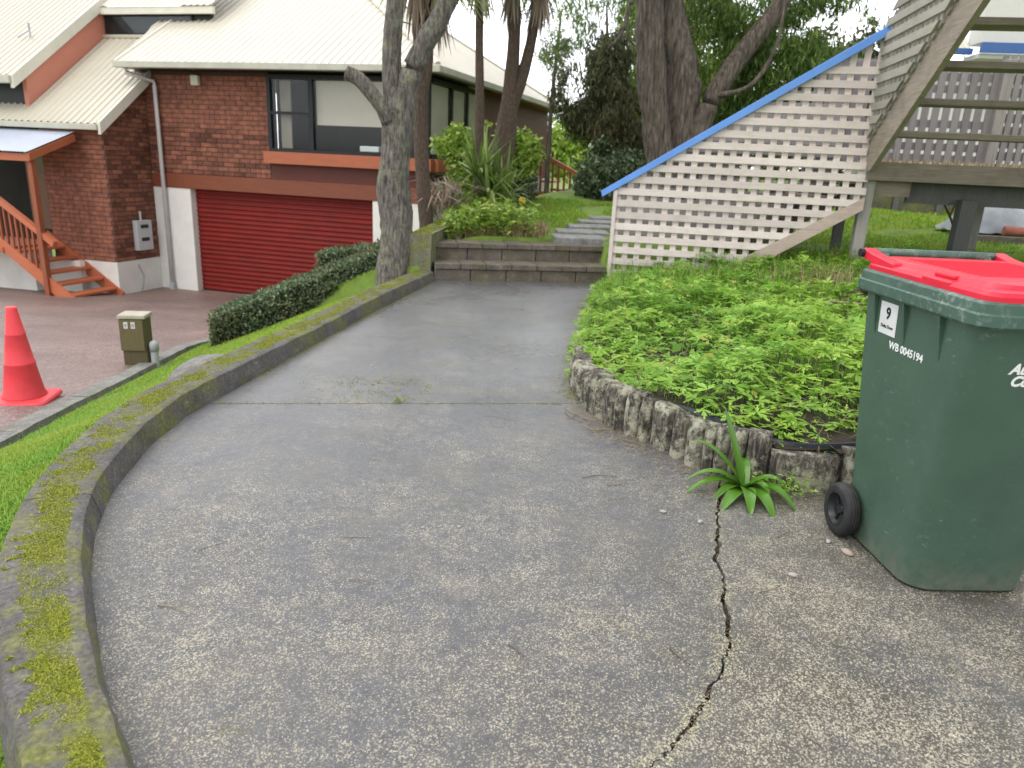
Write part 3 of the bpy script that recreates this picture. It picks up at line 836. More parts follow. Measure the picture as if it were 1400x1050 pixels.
while yy < 8.6:
    L = random.uniform(.7, 1.1); n_ = 5
    V = []; F = []
    for i in range(n_ + 1):
        y = yy + .006 + (L - .012) * i / n_; e = float(itp(y, DRIVE_R)); z = float(zdrive(y))
        for u, zz in ((-.09, -.1), (-.085, .028), (.06, .03), (.07, -.1)):
            V.append((e + u + rng.normal(0, .003), y, z + zz + rng.normal(0, .003)))
    for i in range(n_):
        for q in range(3): F.append([i * 4 + q, i * 4 + q + 1, (i + 1) * 4 + q + 1, (i + 1) * 4 + q])
    F += [[0, 1, 2, 3][::-1], [n_ * 4 + q for q in range(4)]]
    link('edging_piece', pymesh('edging_piece', V, [f[::-1] for f in F]), M['edge'], es)
    yy += L

# ------------------------------------------------------------------ garden bed: log edging, liner, soil
def bed_at(s):
    """point and direction at arc length s from the right end of the visible bed front"""
    pts = [np.array(p) for p in BED]
    for a, b in zip(pts[:-1], pts[1:]):
        L = np.linalg.norm(b - a)
        if s <= L: return a + (b - a) * s / L, (b - a) / L
        s -= L
    return pts[-1], (pts[-1] - pts[-2]) / np.linalg.norm(pts[-1] - pts[-2])
edging = tag(empty('log_edging', (1.0, 3.0, 0)), 'rustic edging of short upright logs, blotched with pale lichen, round the weed bed', 'edging')
def log_piece(s0, s1, h, t, seed, flat):
    w = s1 - s0
    p, d = bed_at((s0 + s1) / 2)
    nrm = np.array([d[1], -d[0]])      # outwards, towards the path
    if nrm @ (np.array([0, 2.0]) - p) < 0: nrm = -nrm
    nu, nzz = 12, 10
    V = []; F = []
    for j in range(nzz + 1):
        z = -.06 + (h + .06) * j / nzz
        for i in range(nu + 1):
            u = i / nu * 2 - 1
            bulge = (1 - abs(u) ** (2.2 if not flat else 7)) ** .5 if abs(u) < 1 else 0
            off = t * (.35 + .65 * bulge) * (1 - .22 * max(0, j / nzz - .82) / .18)
            q = Vector((u * 2 + seed, seed * 1.7, z * 4))
            off += noise.noise(Vector((u * 9 * w / .12 + seed, seed, z * 5))) * .012 + noise.noise(Vector((u * 20 + seed, 3, z * 22))) * .005
            zz = z + (noise.noise(Vector((u * 3 + seed, 7, 0))) * .018 if j == nzz else 0)
            xy = p + d * (u * w * .495) + nrm * (off - .03)
            V.append((xy[0] - 1.0, xy[1] - 3.0, zz))
    m = nu + 1
    for j in range(nzz):
        for i in range(nu): F.append([j * m + i, j * m + i + 1, (j + 1) * m + i + 1, (j + 1) * m + i])
    # top and back
    b0 = len(V)
    for j in (0, nzz):
        for u in (-1, 1):
            xy = p + d * (u * w * .48) - nrm * (.07)
            V.append((xy[0] - 1.0, xy[1] - 3.0, -.06 if j == 0 else h - .01))
    mid0 = len(V)
    for i in range(nu + 1):
        u = i / nu * 2 - 1; xy = p + d * (u * w * .48) - nrm * .02
        V.append((xy[0] - 1.0, xy[1] - 3.0, h + noise.noise(Vector((u * 5 + seed, 1, 4))) * .015))
    for i in range(nu): F.append([nzz * m + i, nzz * m + i + 1, mid0 + i + 1, mid0 + i])
    F.append([mid0 + i for i in range(nu + 1)] + [b0 + 3, b0 + 2])
    F.append([b0, b0 + 2, mid0, nzz * m] + [j * m for j in range(nzz - 1, -1, -1)])
    F.append([b0 + 3, b0 + 1] + [j * m + nu for j in range(nzz + 1)] + [mid0 + nu])
    F.append([b0 + 1, b0 + 3, b0 + 2, b0])
    me = pymesh('log', V, F)
    bm = bmesh.new(); bm.from_mesh(me); bmesh.ops.recalc_face_normals(bm, faces=bm.faces); bm.to_mesh(me); bm.free()
    for pl in me.polygons: pl.use_smooth = len(pl.vertices) == 4
    link('log', me, M['log'], edging)
sr_ = 0.05; k_ = 0
while sr_ < 2.40:        # the row goes on behind the bin
    w_r = min(random.uniform(.1, .17), 2.528 - sr_); log_piece(sr_, sr_ + w_r, .2 + rng.normal(0, .012), .085, 200 + k_ * 2.3, False); sr_ += w_r; k_ += 1
s = max(2.53, sr_)
widths = [.16, .12, .13, .14, .10, .30, .10, .07, .06, .06, .09, .10, .16, .07, .09, .08, .10, .09, .12, .10, .11, .10, .12, .11, .12, .12, .1, .12]
for i, w in enumerate(widths):
    if s > 5.6: break
    h = .215 + rng.normal(0, .012) - (.04 if w > .25 else 0) - .10 * max(0, (s - 4.55) / .8)
    log_piece(s, s + w, max(.08, h), .085 if w < .2 else .075, i * 3.7, w > .2)
    s += w
# strip of black liner showing above the logs
V = []; F = []
ss = np.arange(.1, 4.2, .05)
for i, s_ in enumerate(ss):
    p, d = bed_at(s_); nr = np.array([-d[1], d[0]])
    if nr @ (np.array([2.5, 5.0]) - p) < 0: nr = -nr
    for o_, z in ((.055, .1), (.06, .205 + .022 * math.sin(s_ * 7)), (.068, .208 + .022 * math.sin(s_ * 7)), (.075, .1)):
        V.append((p[0] + nr[0] * o_, p[1] + nr[1] * o_, z))
for i in range(len(ss) - 1):
    for q in range(3): F.append([i * 4 + q, i * 4 + q + 1, (i + 1) * 4 + q + 1, (i + 1) * 4 + q])
tag(link('bed_liner', pymesh('bed_liner', V, F, True), M['liner']), 'strip of black plastic liner showing above the upright logs of the weed bed', 'liner')
# soil of the bed
def bed_soil():
    xs = np.arange(.3, 5.6, .05); ys = np.arange(2.75, 8.3, .05)
    X, Y = np.meshgrid(xs, ys); Z = terrain(X, Y)
    ins = ~inpoly(X, Y, PATH_ZONE)
    Z = zbed(X, Y) + .03 + .012 * np.sin(X * 9) * np.sin(Y * 7)
    ins &= (Y < 8.2 - .158 * (X - 1.02))
    V = np.stack([X, Y, Z], -1).reshape(-1, 3)
    idx = np.arange(X.size).reshape(X.shape)
    okc = ins[:-1, :-1] | ins[:-1, 1:] | ins[1:, 1:] | ins[1:, :-1]
    Fq = np.stack([idx[:-1, :-1], idx[:-1, 1:], idx[1:, 1:], idx[1:, :-1]], -1)[okc]
    return npmesh('bed_soil', V, Fq, True)
tag(link('bed_soil', bed_soil(), M['soil']), kind='structure')

# weeds: lobed leaves on stalks, and grass
def lobed_leaf():
    V = [(0, 0, 0)]; F = []
    for a0, L in ((-1.15, .8), (0, 1.0), (1.15, .8)):
        tips = [(-.38, .45), (-.30, .72), (-.12, .62), (-.08, 1.0), (.08, 1.0), (.12, .62), (.30, .72), (.38, .45)]
        base = len(V)
        for t, r in tips:
            r *= L; an = a0 + t
            V.append((r * math.sin(an), r * math.cos(an), .10 * r - .22 * r * r))
        for i in range(len(tips) - 1): F.append([0, base + i + 1, base + i])
    return np.array(V), np.array(F)
LV, LF = lobed_leaf()
def bed_points(n, y0=2.9, y1=8.1, x1=5.2):
    y = rng.uniform(y0, y1, n); x = rng.uniform(.35, x1, n)
    ok = ~inpoly(x, y, PATH_ZONE)
    x, y = x[ok], y[ok]
    return np.stack([x, y, terrain(x, y)], -1)
def clump_h(P, f=1.6, a=.09): return np.array([max(0, .5 + noise.noise(Vector((p[0] * f, p[1] * f, 2))) * .9) for p in P]) * a
P = bed_points(19000)
# bare scraps near the edge
den = np.array([noise.noise(Vector((p[0] * 2.2, p[1] * 2.2, 9))) for p in P]); P = P[den > -.42]
h = .03 + clump_h(P, 1.4, .20) * clump_h(P, 3.3, 1.2) + rng.uniform(0, .06, len(P))
bp = P[:, :2]
de = np.full(len(P), 9.0)
for a in BED: de = np.minimum(de, np.hypot(bp[:, 0] - a[0], bp[:, 1] - a[1]))
h = h * np.clip(.35 + de * 1.4, .35, 1.0) + .05 * np.exp(-((P[:, 1] - 7.4) / .8) ** 2) * rng.uniform(0, 1, len(P))
lp_ = P + np.stack([rng.normal(0, .02, len(P)), rng.normal(0, .02, len(P)), h], -1)
tag(link('weed_leaves', scatter('weed_leaves', LV, LF, lp_, rotm(len(P), .33), np.clip(rng.lognormal(-2.92, .38, len(P)), .022, .095)), M['weed']), 'mat of bright green lobed weed leaves filling the garden bed', 'weeds', kind='stuff')
tag(link('weed_stalks', blades('weed_stalks', P, h * 1.05, .003, .15), M['grass']), 'thin stalks under the lobed weed leaves of the garden bed', 'weeds', kind='stuff')
G1 = bed_points(9000); G2 = bed_points(9000, 5.2, 8.2, 4.2)
G2 = G2[(G2[:, 1] + G2[:, 0] * .25) > 6.3]
tag(link('bed_grass', blades('bed_grass', np.concatenate([G1, G2]), np.concatenate([np.full(len(G1), .12), np.full(len(G2), .17) + .10 * (G2[:, 1] > 7.0)]), .007, 1.1), M['grass']), 'tufts of longer grass among the weeds of the garden bed', 'grass', kind='stuff')
G3 = bed_points(1500); G3 = G3[(G3[:, 0] > .5)]
tag(link('bed_straw', blades('bed_straw', G3, .16, .003, 2.2), M['straw']), 'dry straw stalks lying among the weeds of the garden bed', 'straw', kind='stuff')
P = np.concatenate([np.stack([np.interp(yq := rng.uniform(4.2, 8.0, 900), [4.2, 5.4, 6.8, 8.3], [.40, .53, .71, .98]) + rng.normal(.02, .05, 900), yq, np.abs(rng.normal(.05, .04, 900))], -1)])
tag(link('spilling_weeds', scatter('spilling_weeds', LV, LF, P, rotm(len(P), .6), rng.uniform(.025, .06, len(P))), M['weed']), 'weeds spilling from the bed over the edge of the concrete path', 'weeds', kind='stuff')
DK = bed_points(6500); DK[:, 2] += rng.uniform(.01, .06, len(DK))
tag(link('low_weeds', scatter('low_weeds', LV, LF, DK, rotm(len(DK), .5), rng.uniform(.014, .035, len(DK))), leafmat('shaded_weed_leaf', [(0, (.04, .11, .02)), (.6, (.085, .20, .03)), (1, (.16, .28, .05))], .4, .3)), 'low green weeds underneath the bright lobed leaves of the bed, darkened for shade contrast', 'weeds', kind='stuff')  # second weed type, leaf colour darkened to give shade between the bright leaves
DD = bed_points(420); DD[:, 2] += rng.uniform(.03, .10, len(DD))
tag(link('dead_weed_leaves', scatter('dead_weed_leaves', LEAF_V, LEAF_F, DD, rotm(len(DD), .6), rng.uniform(.03, .075, len(DD))), leafmat('dead_weed_leaf', [(0, (.13, .07, .03)), (.6, (.28, .18, .08)), (1, (.42, .30, .15))], .7, .2)), 'scattered brown dead leaves caught among the weeds of the bed', 'leaves', kind='stuff')
BW = bed_points(900); BW = BW[[noise.noise(Vector((p[0] * 1.1, p[1] * 1.1, 21))) > .12 for p in BW]]
BW[:, 2] += .06
tag(link('broad_weeds', scatter('broad_weeds', LEAF_V, LEAF_F, BW, rotm(len(BW), .7), rng.uniform(.07, .14, len(BW))), M['grass']), 'broad plain weed leaves standing among the lobed ones in the bed', 'weeds', kind='stuff')
DC = np.stack([rng.normal(2.95, .22, 260), rng.normal(6.7, .22, 260), np.full(260, .24)], -1)
tag(link('dry_grass_clump', blades('dry_grass_clump', DC, .34, .005, 1.5), M['straw']), 'clump of long dry straw-coloured grass in front of the deck post', 'grass', kind='stuff')
# dark rotten stump lying in the bed
tag(rock('old_stump', (2.78, 5.95, zbed_at(2.78, 5.95) + .07), .10, plain('rotten_wood', (.045, .033, .025), .9, .5, 14, .8), (1.3, .8, 1.0), 11, rough=2.2), 'dark rotting stump among the weeds below the deck post', 'stump')
def twig(name, pts, r, mat, label, cat='twig', group=None):
    o = MB().tube(pts, [r * (1 - .5 * i / max(1, len(pts) - 1)) for i in range(len(pts))], 6).build(name, mat, None, smooth=True)
    return tag(o, label, cat, group)
twig('fallen_branch', [(2.4, 5.75, .33), (2.5, 5.78, .345), (2.7, 5.70, .35), (2.85, 5.74, .34)], .014, M['twig_pale'], 'bare fallen branch lying on the weeds in front of the rotting stump', 'branch')
twig('fallen_branch', [(1.3, 5.5, .20), (1.42, 5.56, .23), (1.55, 5.62, .22)], .014, M['twig'], 'short brown stick lying in the weeds below the sloping stringer', 'branch')
twig('fallen_branch', [(2.05, 5.1, .27), (2.25, 5.02, .30), (2.42, 4.98, .29)], .012, M['twig'], 'short dark stick lying among the lobed weeds beside the bin', 'branch')

# strap-leaved lily growing at the foot of the logs
lily = tag(empty('strap_lily', (1.0, 2.84, .0)), 'young lily with glossy strap leaves growing where the crack meets the log edging', 'plant')
def strap(az, L, rise, droop, w, seed):
    n_ = 12; V = []; F = []
    d = Vector((math.cos(az), math.sin(az), 0)); s_ = Vector((-math.sin(az), math.cos(az), 0))
    for i in range(n_ + 1):
        t = i / n_
        p = d * (L * t * (1 - .12 * t)) + Vector((0, 0, .02 + rise * t - droop * t * t))
        ww = w * (math.sin(math.pi * min(1, .18 + .82 * t) ** .8) ** .6 if t < .999 else .02)
        for q in (-1, -.5, 0, .5, 1):
            V.append(p + s_ * (q * ww) + Vector((0, 0, abs(q) * ww * .35)))
    for i in range(n_):
        for q in range(4): F.append([i * 5 + q, i * 5 + q + 1, (i + 1) * 5 + q + 1, (i + 1) * 5 + q])
    return link('leaf', pymesh('leaf', V, F, True), M['strap'], lily)
for az, L, ri, dr, w in [(172, .20, .20, .19, .014), (158, .19, .31, .16, .013), (186, .21, .15, .17, .014), (135, .11, .33, .06, .015), (205, .13, .10, .13, .014), (232, .18, .05, .07, .016), (262, .17, .12, .14, .016), (285, .19, .12, .145, .017), (318, .19, .17, .19, .017), (340, .14, .20, .17, .014), (80, .10, .20, .12, .012), (300, .11, .15, .12, .013)]:
    strap(R(az), L * 1.4, ri * 1.2, dr * 1.25, w * 1.8, az)
P = np.array([(1.17 + rng.normal(0, .07), 2.82 + rng.normal(0, .03), .03 + abs(rng.normal(0, .035))) for _ in range(110)])
tag(link('seedling_leaves', scatter('seedling_leaves', LV, LF, P, rotm(len(P), .5), rng.uniform(.012, .024, len(P))), M['weed']), 'little green weeds sprouting between the strap lily and the bin wheel', 'weeds', kind='stuff')
P = np.array([(-.63 + rng.normal(0, .02), 3.80 + rng.normal(0, .012), .012 + abs(rng.normal(0, .01))) for _ in range(26)])
tag(link('joint_weed', scatter('joint_weed', LV, LF, P, rotm(len(P), .5), rng.uniform(.012, .02, len(P))), M['bright']), 'tiny weed growing in the joint across the concrete path', 'weeds', kind='stuff')

# twigs and pebbles on the concrete
def bend(x, y, a, L, k=.15, n_=6, z=.004):
    a = R(a); pts = []
    for i in range(n_):
        t = i / (n_ - 1) - .5
        o = math.sin(t * 5 + k * 30) * k * L * .3
        pts.append((x + math.cos(a) * L * t - math.sin(a) * o, y + math.sin(a) * L * t + math.cos(a) * o, z))
    return pts
TW = [(-.985, 2.20, 47, .10), (-.96, 1.84, -24, .10), (-.05, 3.63, -18, .20), (.33, 3.68, -60, .16), (.34, 1.86, -50, .11), (.62, 3.38, 24, .14), (.4, 2.93, 10, .16), (.47, 2.86, 12, .10), (-.46, 2.03, -8, .10), (-.52, 2.3, 5, .09), (.18, 2.6, -40, .1), (.45, 2.72, 18, .09), (.5, 1.73, -55, .08), (.33, 1.46, -20, .06), (1.06, 2.5, 48, .14), (.88, 2.1, 35, .12), (.55, 2.1, -45, .09), (.75, 1.45, -30, .07), (.05, 1.72, -45, .07), (.5, 3.55, 40, .15), (.52, 3.5, -10, .2), (.62, 3.33, -35, .16), (-.6, 3.0, -35, .07), (1.2, 2.2, -25, .09), (.48, 4.2, 10, .12), (.5, 4.62, 10, .3)]
for i, (x, y, a, L) in enumerate(TW):
    twig('twig', bend(x, y, a, L, random.uniform(.05, .3)), random.uniform(.0011, .0022), M['twig_pale'] if i % 3 else M['twig'], 'thin dry twig lying on the concrete path', 'twig', 'twigs scattered on the path')
bt_ = MB()
for pts, r in (([(.30, 3.80, .01), (.36, 3.72, .012), (.42, 3.62, .015), (.52, 3.63, .03), (.62, 3.56, .03), (.70, 3.45, .012), (.8, 3.36, .008)], .0028), ([(.42, 3.62, .015), (.40, 3.54, .006), (.43, 3.47, .005)], .0018), ([(.52, 3.63, .03), (.56, 3.70, .05), (.62, 3.71, .08)], .0018), ([(.62, 3.56, .03), (.60, 3.48, .008), (.63, 3.42, .005)], .0015), ([(.36, 3.72, .012), (.30, 3.66, .005)], .0015)):
    bt_.tube(pts, r, 6)
tag(bt_.build('branched_twig', M['twig_pale'], None, smooth=True), 'pale branching twig lying against the foot of the log edging', 'twig')
for i, (x, y, s_) in enumerate([(.98, 2.19, .014), (1.20, 2.44, .012), (1.235, 2.36, .02), (.62, 2.62, .012), (.75, 2.55, .012), (-.17, 2.42, .008), (-.3, 2.4, .007), (.02, 4.6, .008), (-.9, 4.5, .009), (.3, 4.3, .008)]):
    o = rock('pebble', (x, y, s_ * .35), s_, M['pebble'] if i % 4 != 2 else M['dead_leaf'], (1.2, .8, .5), i * 2.3, 2, i)
    tag(o, 'small pale stone chip lying on the concrete path', 'pebble', 'stone chips on the path')

# ------------------------------------------------------------------ wheelie bin
wb = tag(empty('wheelie_bin', (1.528, 2.33, 0), R(3.5)), 'dark green wheelie bin with a bright red lid and white number sticker', 'bin')
def rring(w0, w1, y0, y1, z, r, n=6, cx=0):
    pts = []
    for (cx_, cy_, a0) in ((w1 - r, y1 - r, 0), (w0 + r, y1 - r, 90), (w0 + r, y0 + r, 180), (w1 - r, y0 + r, 270)):
        for k in range(n + 1):
            a = R(a0 + 90 * k / n); pts.append((cx_ + r * math.cos(a), cy_ + r * math.sin(a), z))
    return pts
def loft(rings, close_top=True, close_bottom=True):
    V = []; F = []; n = len(rings[0])
    for r in rings: V += r
    for i in range(len(rings) - 1):
        for k in range(n): F.append([i * n + k, i * n + (k + 1) % n, (i + 1) * n + (k + 1) % n, (i + 1) * n + k])
    if close_bottom: F.append(list(range(n))[::-1])
    if close_top: F.append([(len(rings) - 1) * n + k for k in range(n)])
    return V, F
def smooth_by_angle(o, ang=40):
    me = o.data
    for p in me.polygons: p.use_smooth = True
    me.set_sharp_from_angle(angle=R(ang))
    return o
rings = []
for z, r in ((0.0, .075), (.012, .085), (.04, .09), (.2, .088), (.4, .082), (.6, .075), (.8, .065), (.94, .06)):
    t = z / .94; ins = .012 if z == 0 else 0
    rings.append(rring(-.207 - .059 * t + ins, .207 + .059 * t - ins, -.195 - .135 * t + ins, .275 + .055 * t - ins, z, r))
V, F = loft(rings)
smooth_by_angle(link('body', pymesh('bin_body', V, F), M['bin'], wb))
# rim flange with a step
rr = [rring(-.268, .268, -.332, .332, .925, .06), rring(-.286, .286, -.352, .352, .918, .06), rring(-.291, .291, -.357, .357, .925, .06), rring(-.291, .291, -.357, .357, .955, .06), rring(-.286, .286, -.352, .352, .96, .058), rring(-.284, .284, -.350, .350, .985, .056), rring(-.276, .276, -.342, .342, .992, .05), rring(-.25, .25, -.315, .315, .992, .05)]
V, F = loft(rr)
smooth_by_angle(link('rim', pymesh('bin_rim', V, F), M['rim'], wb), 35)
for x in (-.262, .262):       # webs under the rim
    for y in (-.16, .03, .21):
        o = MB().prism([(0, .925), (.028 if x > 0 else -.028, .925), (0, .78)], 'y', -.006, .006).build('rib', M['bin'], wb)
        o.location = (x * (1 - .02), y, 0)
# lid: two steps and a slightly domed top
lr = [rring(-.268, .268, -.343, .338, .990, .05), rring(-.268, .268, -.343, .338, 1.006, .05), rring(-.26, .26, -.335, .335, 1.017, .05), rring(-.236, .236, -.312, .325, 1.022, .05), rring(-.226, .226, -.302, .32, 1.034, .05), rring(-.216, .216, -.292, .312, 1.037, .05)]
V, F = loft(lr)
lid = smooth_by_angle(link('lid', pymesh('bin_lid', V, F), M['lid'], wb), 30)
for s_ in (-1, 1):            # side grips and hinge arms
    g = MB().box(-.03, .03, -.075, .075, 0, .02).build('grip', M['lid'], lid, .006); g.location = (s_ * .238, -.085, 1.0)
    g2 = MB().box(-.018, .018, -.05, .05, .0, .012).build('grip_pocket', M['lid'], lid, .003); g2.location = (s_ * .226, -.085, 1.021)
    a = MB().prism([(.16, 1.0), (.27, 1.004), (.345, 1.018), (.378, 1.022), (.388, 1.036), (.38, 1.054), (.36, 1.058), (.30, 1.044), (.16, 1.028)], 'x', -.022, .022).build('hinge_arm', M['lid'], lid, .005); a.location = (s_ * .242, 0, 0)
for k in range(14):           # ridges across the lid
    rdg = MB().box(-.18, .18, -.003, .003, -.003, .0022).build('ridge', M['lid'], lid, .001); rdg.location = (0, -.15 + k * .028, 1.037)
hb = MB().tube([(-.225, .362, 1.042), (.225, .362, 1.042)], .017, 14).build('handle_bar', M['rim'], wb, smooth=True)
for s_ in (-1, 1):
    MB().tube([(s_ * .262, .362, 1.040), (s_ * .277, .362, 1.040)], .015, 12).build('pin_cap', M['hub'], wb)
    ar = MB().prism([(.30, .93), (.335, .93), (.378, 1.02), (.378, 1.05), (.35, 1.05), (.30, .98)], 'x', -.014, .014).build('handle_bracket', M['rim'], wb, .004); ar.location = (s_ * .19, 0, 0)
# wheels
def wheel(sx):
    w = empty('wheel', (sx * .250, .205, .1), 0, wb)
    def lathe(prof, n=40):
        V = []; F = []; m = len(prof)
        for k in range(n):
            a = 2 * math.pi * k / n
            for x, r in prof: V.append((x * sx, r * math.cos(a), r * math.sin(a)))
        for k in range(n):
            for j in range(m - 1): F.append([k * m + j, k * m + j + 1, ((k + 1) % n) * m + j + 1, ((k + 1) % n) * m + j])
        me = pymesh('w', V, F)
        bm = bmesh.new(); bm.from_mesh(me); bmesh.ops.remove_doubles(bm, verts=bm.verts, dist=1e-5); bmesh.ops.recalc_face_normals(bm, faces=bm.faces); bm.to_mesh(me); bm.free()
        return me
    smooth_by_angle(link('tyre', lathe([(-.025, .064), (-.027, .085), (-.022, .095), (-.014, .0985), (-.012, .096), (-.009, .0995), (-.004, .1), (-.002, .097), (.002, .097), (.004, .1), (.009, .0995), (.012, .096), (.014, .0985), (.022, .095), (.027, .085), (.025, .064), (-.025, .064)]), M['rubber'], w), 50)
    smooth_by_angle(link('rim', lathe([(-.02, .0), (-.02, .064), (.022, .066), (.024, .06), (.012, .055), (.004, .05), (.002, .02), (.010, .016), (.012, .0)]), M['hub'], w), 35)
    for k in range(3):
        sp = MB().box(-.004, .004, -.003, .003, .018, .054).build('spoke', M['hub'], w); sp.location = (sx * .006, 0, 0); sp.rotation_euler = (R(120 * k + 200), 0, 0)
wheel(-1); wheel(1)
MB().tube([(-.24, .205, .1), (.24, .205, .1)], .011, 10).build('axle', M['hub'], wb)
def text_mesh(name, body, size, mat, parent, mtx, shear=0, bold=.0, align='LEFT', extrude=.0006):
    cu = bpy.data.curves.new(name, 'FONT'); cu.body = body; cu.size = size; cu.shear = shear; cu.offset = bold; cu.align_x = align; cu.extrude = extrude
    cu.resolution_u = 3
    t = bpy.data.objects.new(name + '_t', cu); col.objects.link(t)
    dg = bpy.context.evaluated_depsgraph_get()
    me = bpy.data.meshes.new_from_object(t.evaluated_get(dg))
    bpy.data.objects.remove(t); bpy.data.curves.remove(cu)
    me.materials.clear()
    o = link(name, me, mat, parent); o.matrix_local = mtx
    return o
def side_mtx(y, z):       # text on the left side, reading from back to front
    t = z / .94; x = -.207 - .059 * t - .0012
    return Matrix.Translation((x, y, z)) @ Matrix(((0, -.063, -1), (-1, 0, 0), (0, 1, -.063))).to_4x4()
stk = MB().box(-.052, .052, -.058, .05, -.0006, .0004).build('number_sticker', M['sticker'], wb); stk.matrix_local = side_mtx(.132, .850)
text_mesh('sticker_number', '9', .055, M['black_print'], stk, Matrix.Translation((.0, -.004, .0012)), bold=.0014, align='CENTER')
text_mesh('sticker_lettering', 'Delta Door', .016, M['black_print'], stk, Matrix.Translation((.0, -.036, .0012)), align='CENTER')
text_mesh('serial_number', 'WB 0045194', .036, M['white_print'], wb, side_mtx(.105, .752), bold=.0007)
def front_mtx(x, z):
    t = z / .94; y = -.195 - .135 * t - .0012
    return Matrix.Translation((x, y, z)) @ Matrix.Rotation(R(90) + math.atan(.135 / .94), 4, 'X')
text_mesh('council_lettering', 'Auckland', .044, M['white_print'], wb, front_mtx(-.140, .785), .25, .0018)
text_mesh('council_lettering', 'Council', .044, M['white_print'], wb, front_mtx(-.128, .748), .25, .0018)

# ------------------------------------------------------------------ timber stair and deck with lattice
SA = R(-9)
deck = tag(empty('lattice_staircase', (1.02, 8.25, 0), SA), 'weathered timber outdoor staircase with pale lattice sides and a blue handrail cap', 'staircase')
ZC = lambda t: 1.045 + .632 * t          # underside of the blue cap
ZS = lambda t: .22 + .62 * (t - 1.14)    # top of the lower stringer
def pslat(name, poly, y0, y1, mat, parent=None):
    return MB().prism(poly, 'y', y0, y1).build(name, mat, parent or deck)
TR = 2.50
row = .1265
rows = [2.30 - row * k for k in range(19)]
def tl(z): return max(0.0, (z - 1.045) / .632)
def tr(z): return min(TR + (.06 if z < 1.5 else 0), 1.14 + (z - .22) / .62)
for z in rows:            # horizontal battens of the near side
    z0, z1 = z - .035, z + .035
    a0, a1, b0, b1 = tl(z0), tl(z1), tr(z0), tr(z1)
    if z1 > 2.36 or b0 - a1 < .05: continue
    j = rng.normal(0, .0025)
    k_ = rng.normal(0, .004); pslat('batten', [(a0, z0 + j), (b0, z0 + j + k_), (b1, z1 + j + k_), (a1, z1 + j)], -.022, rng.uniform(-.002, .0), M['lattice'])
cols = [.035 + .129 * k for k in range(20)]
for t in cols:            # uprights
    if t > TR + .02: break
    a, b = t - .031, t + .031
    lo = lambda q: max(.0, ZS(q) - .02) if q > .95 else .0
    pslat('upright', [(a, lo(a)), (b, lo(b)), (b, ZC(b)), (a, ZC(a))], .001, .014, M['lattice_v'])
pslat('end_board', [(-.012, -.02), (.028, -.02), (.028, 1.05), (-.012, 1.03)], -.045, .05, M['lattice_v'])
pslat('stringer', [(.86, -.06), (.98, -.06), (2.56, ZS(2.56) - .13), (2.56, ZS(2.56) + .0), (1.0, ZS(1.0))], -.026, .022, M['stringer'])
# blue cap
cp_ = [(-.13, ZC(-.13)), (TR + .03, ZC(TR + .03)), (TR + .03, ZC(TR + .03) + .095), (-.15, ZC(-.15) + .075)]
MB().prism(cp_, 'y', -.06, .06).build('handrail_cap', M['blue'], deck, .004)
# far side of the flight
for k, z in enumerate(rows):
    z0, z1 = z - .045, z + .030
    a0, a1, b0, b1 = tl(z0), tl(z1), tr(z0), tr(z1)
    if z1 > 2.36 or b0 - a1 < .05: continue
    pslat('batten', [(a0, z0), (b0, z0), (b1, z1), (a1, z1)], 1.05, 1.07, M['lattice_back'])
for t in [.08 + .129 * k for k in range(19)]:
    a, b = t - .036, t + .036
    lo = lambda q: max(.0, ZS(q) - .02) if q > .95 else .0
    pslat('upright', [(a, lo(a)), (b, lo(b)), (b, ZC(b)), (a, ZC(a))], 1.072, 1.092, M['lattice_back'])
MB().prism(cp_, 'y', 1.02, 1.12).build('handrail_cap', M['blue'], deck, .004)
pslat('stringer', [(.86, -.06), (.98, -.06), (2.56, ZS(2.56) - .13), (2.56, ZS(2.56)), (1.0, ZS(1.0))], 1.01, 1.045, M['deck'])
for i in range(7):        # treads of the lower flight
    bx('tread', M['deck'], deck, .55 + .28 * i, .84 + .28 * i, .03, 1.0, .19 + .18 * i - .04, .19 + .18 * i)
# landing
bx('fascia_board', M['deck'], deck, 2.53, 4.9, -.05, -.005, 1.275, 1.455)
bx('bearer', M['deck'], deck, 2.66, 3.02, .10, .16, 1.12, 1.40)
bx('bearer', M['post_dark'], deck, 3.03, 4.9, .20, .26, 1.06, 1.40)  # darker timber colour stands in for the shade under the landing
bx('bearer', M['deck'], deck, 2.62, 4.9, 1.15, 1.21, 1.12, 1.30)
for k in range(12):
    bx('deck_board', M['deck'], deck, 2.56, 4.9, -.002 + .112 * k, .102 + .112 * k, 1.41, 1.45 + rng.normal(0, .001))
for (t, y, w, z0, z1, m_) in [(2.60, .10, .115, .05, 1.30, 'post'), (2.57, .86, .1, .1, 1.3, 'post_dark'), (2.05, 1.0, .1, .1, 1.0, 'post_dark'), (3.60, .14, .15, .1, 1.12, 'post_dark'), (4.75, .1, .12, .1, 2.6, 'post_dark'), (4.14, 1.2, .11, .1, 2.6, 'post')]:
    bx('post', M[m_], deck, t - w / 2, t + w / 2, y - w / 2, y + w / 2, z0, z1, .004)
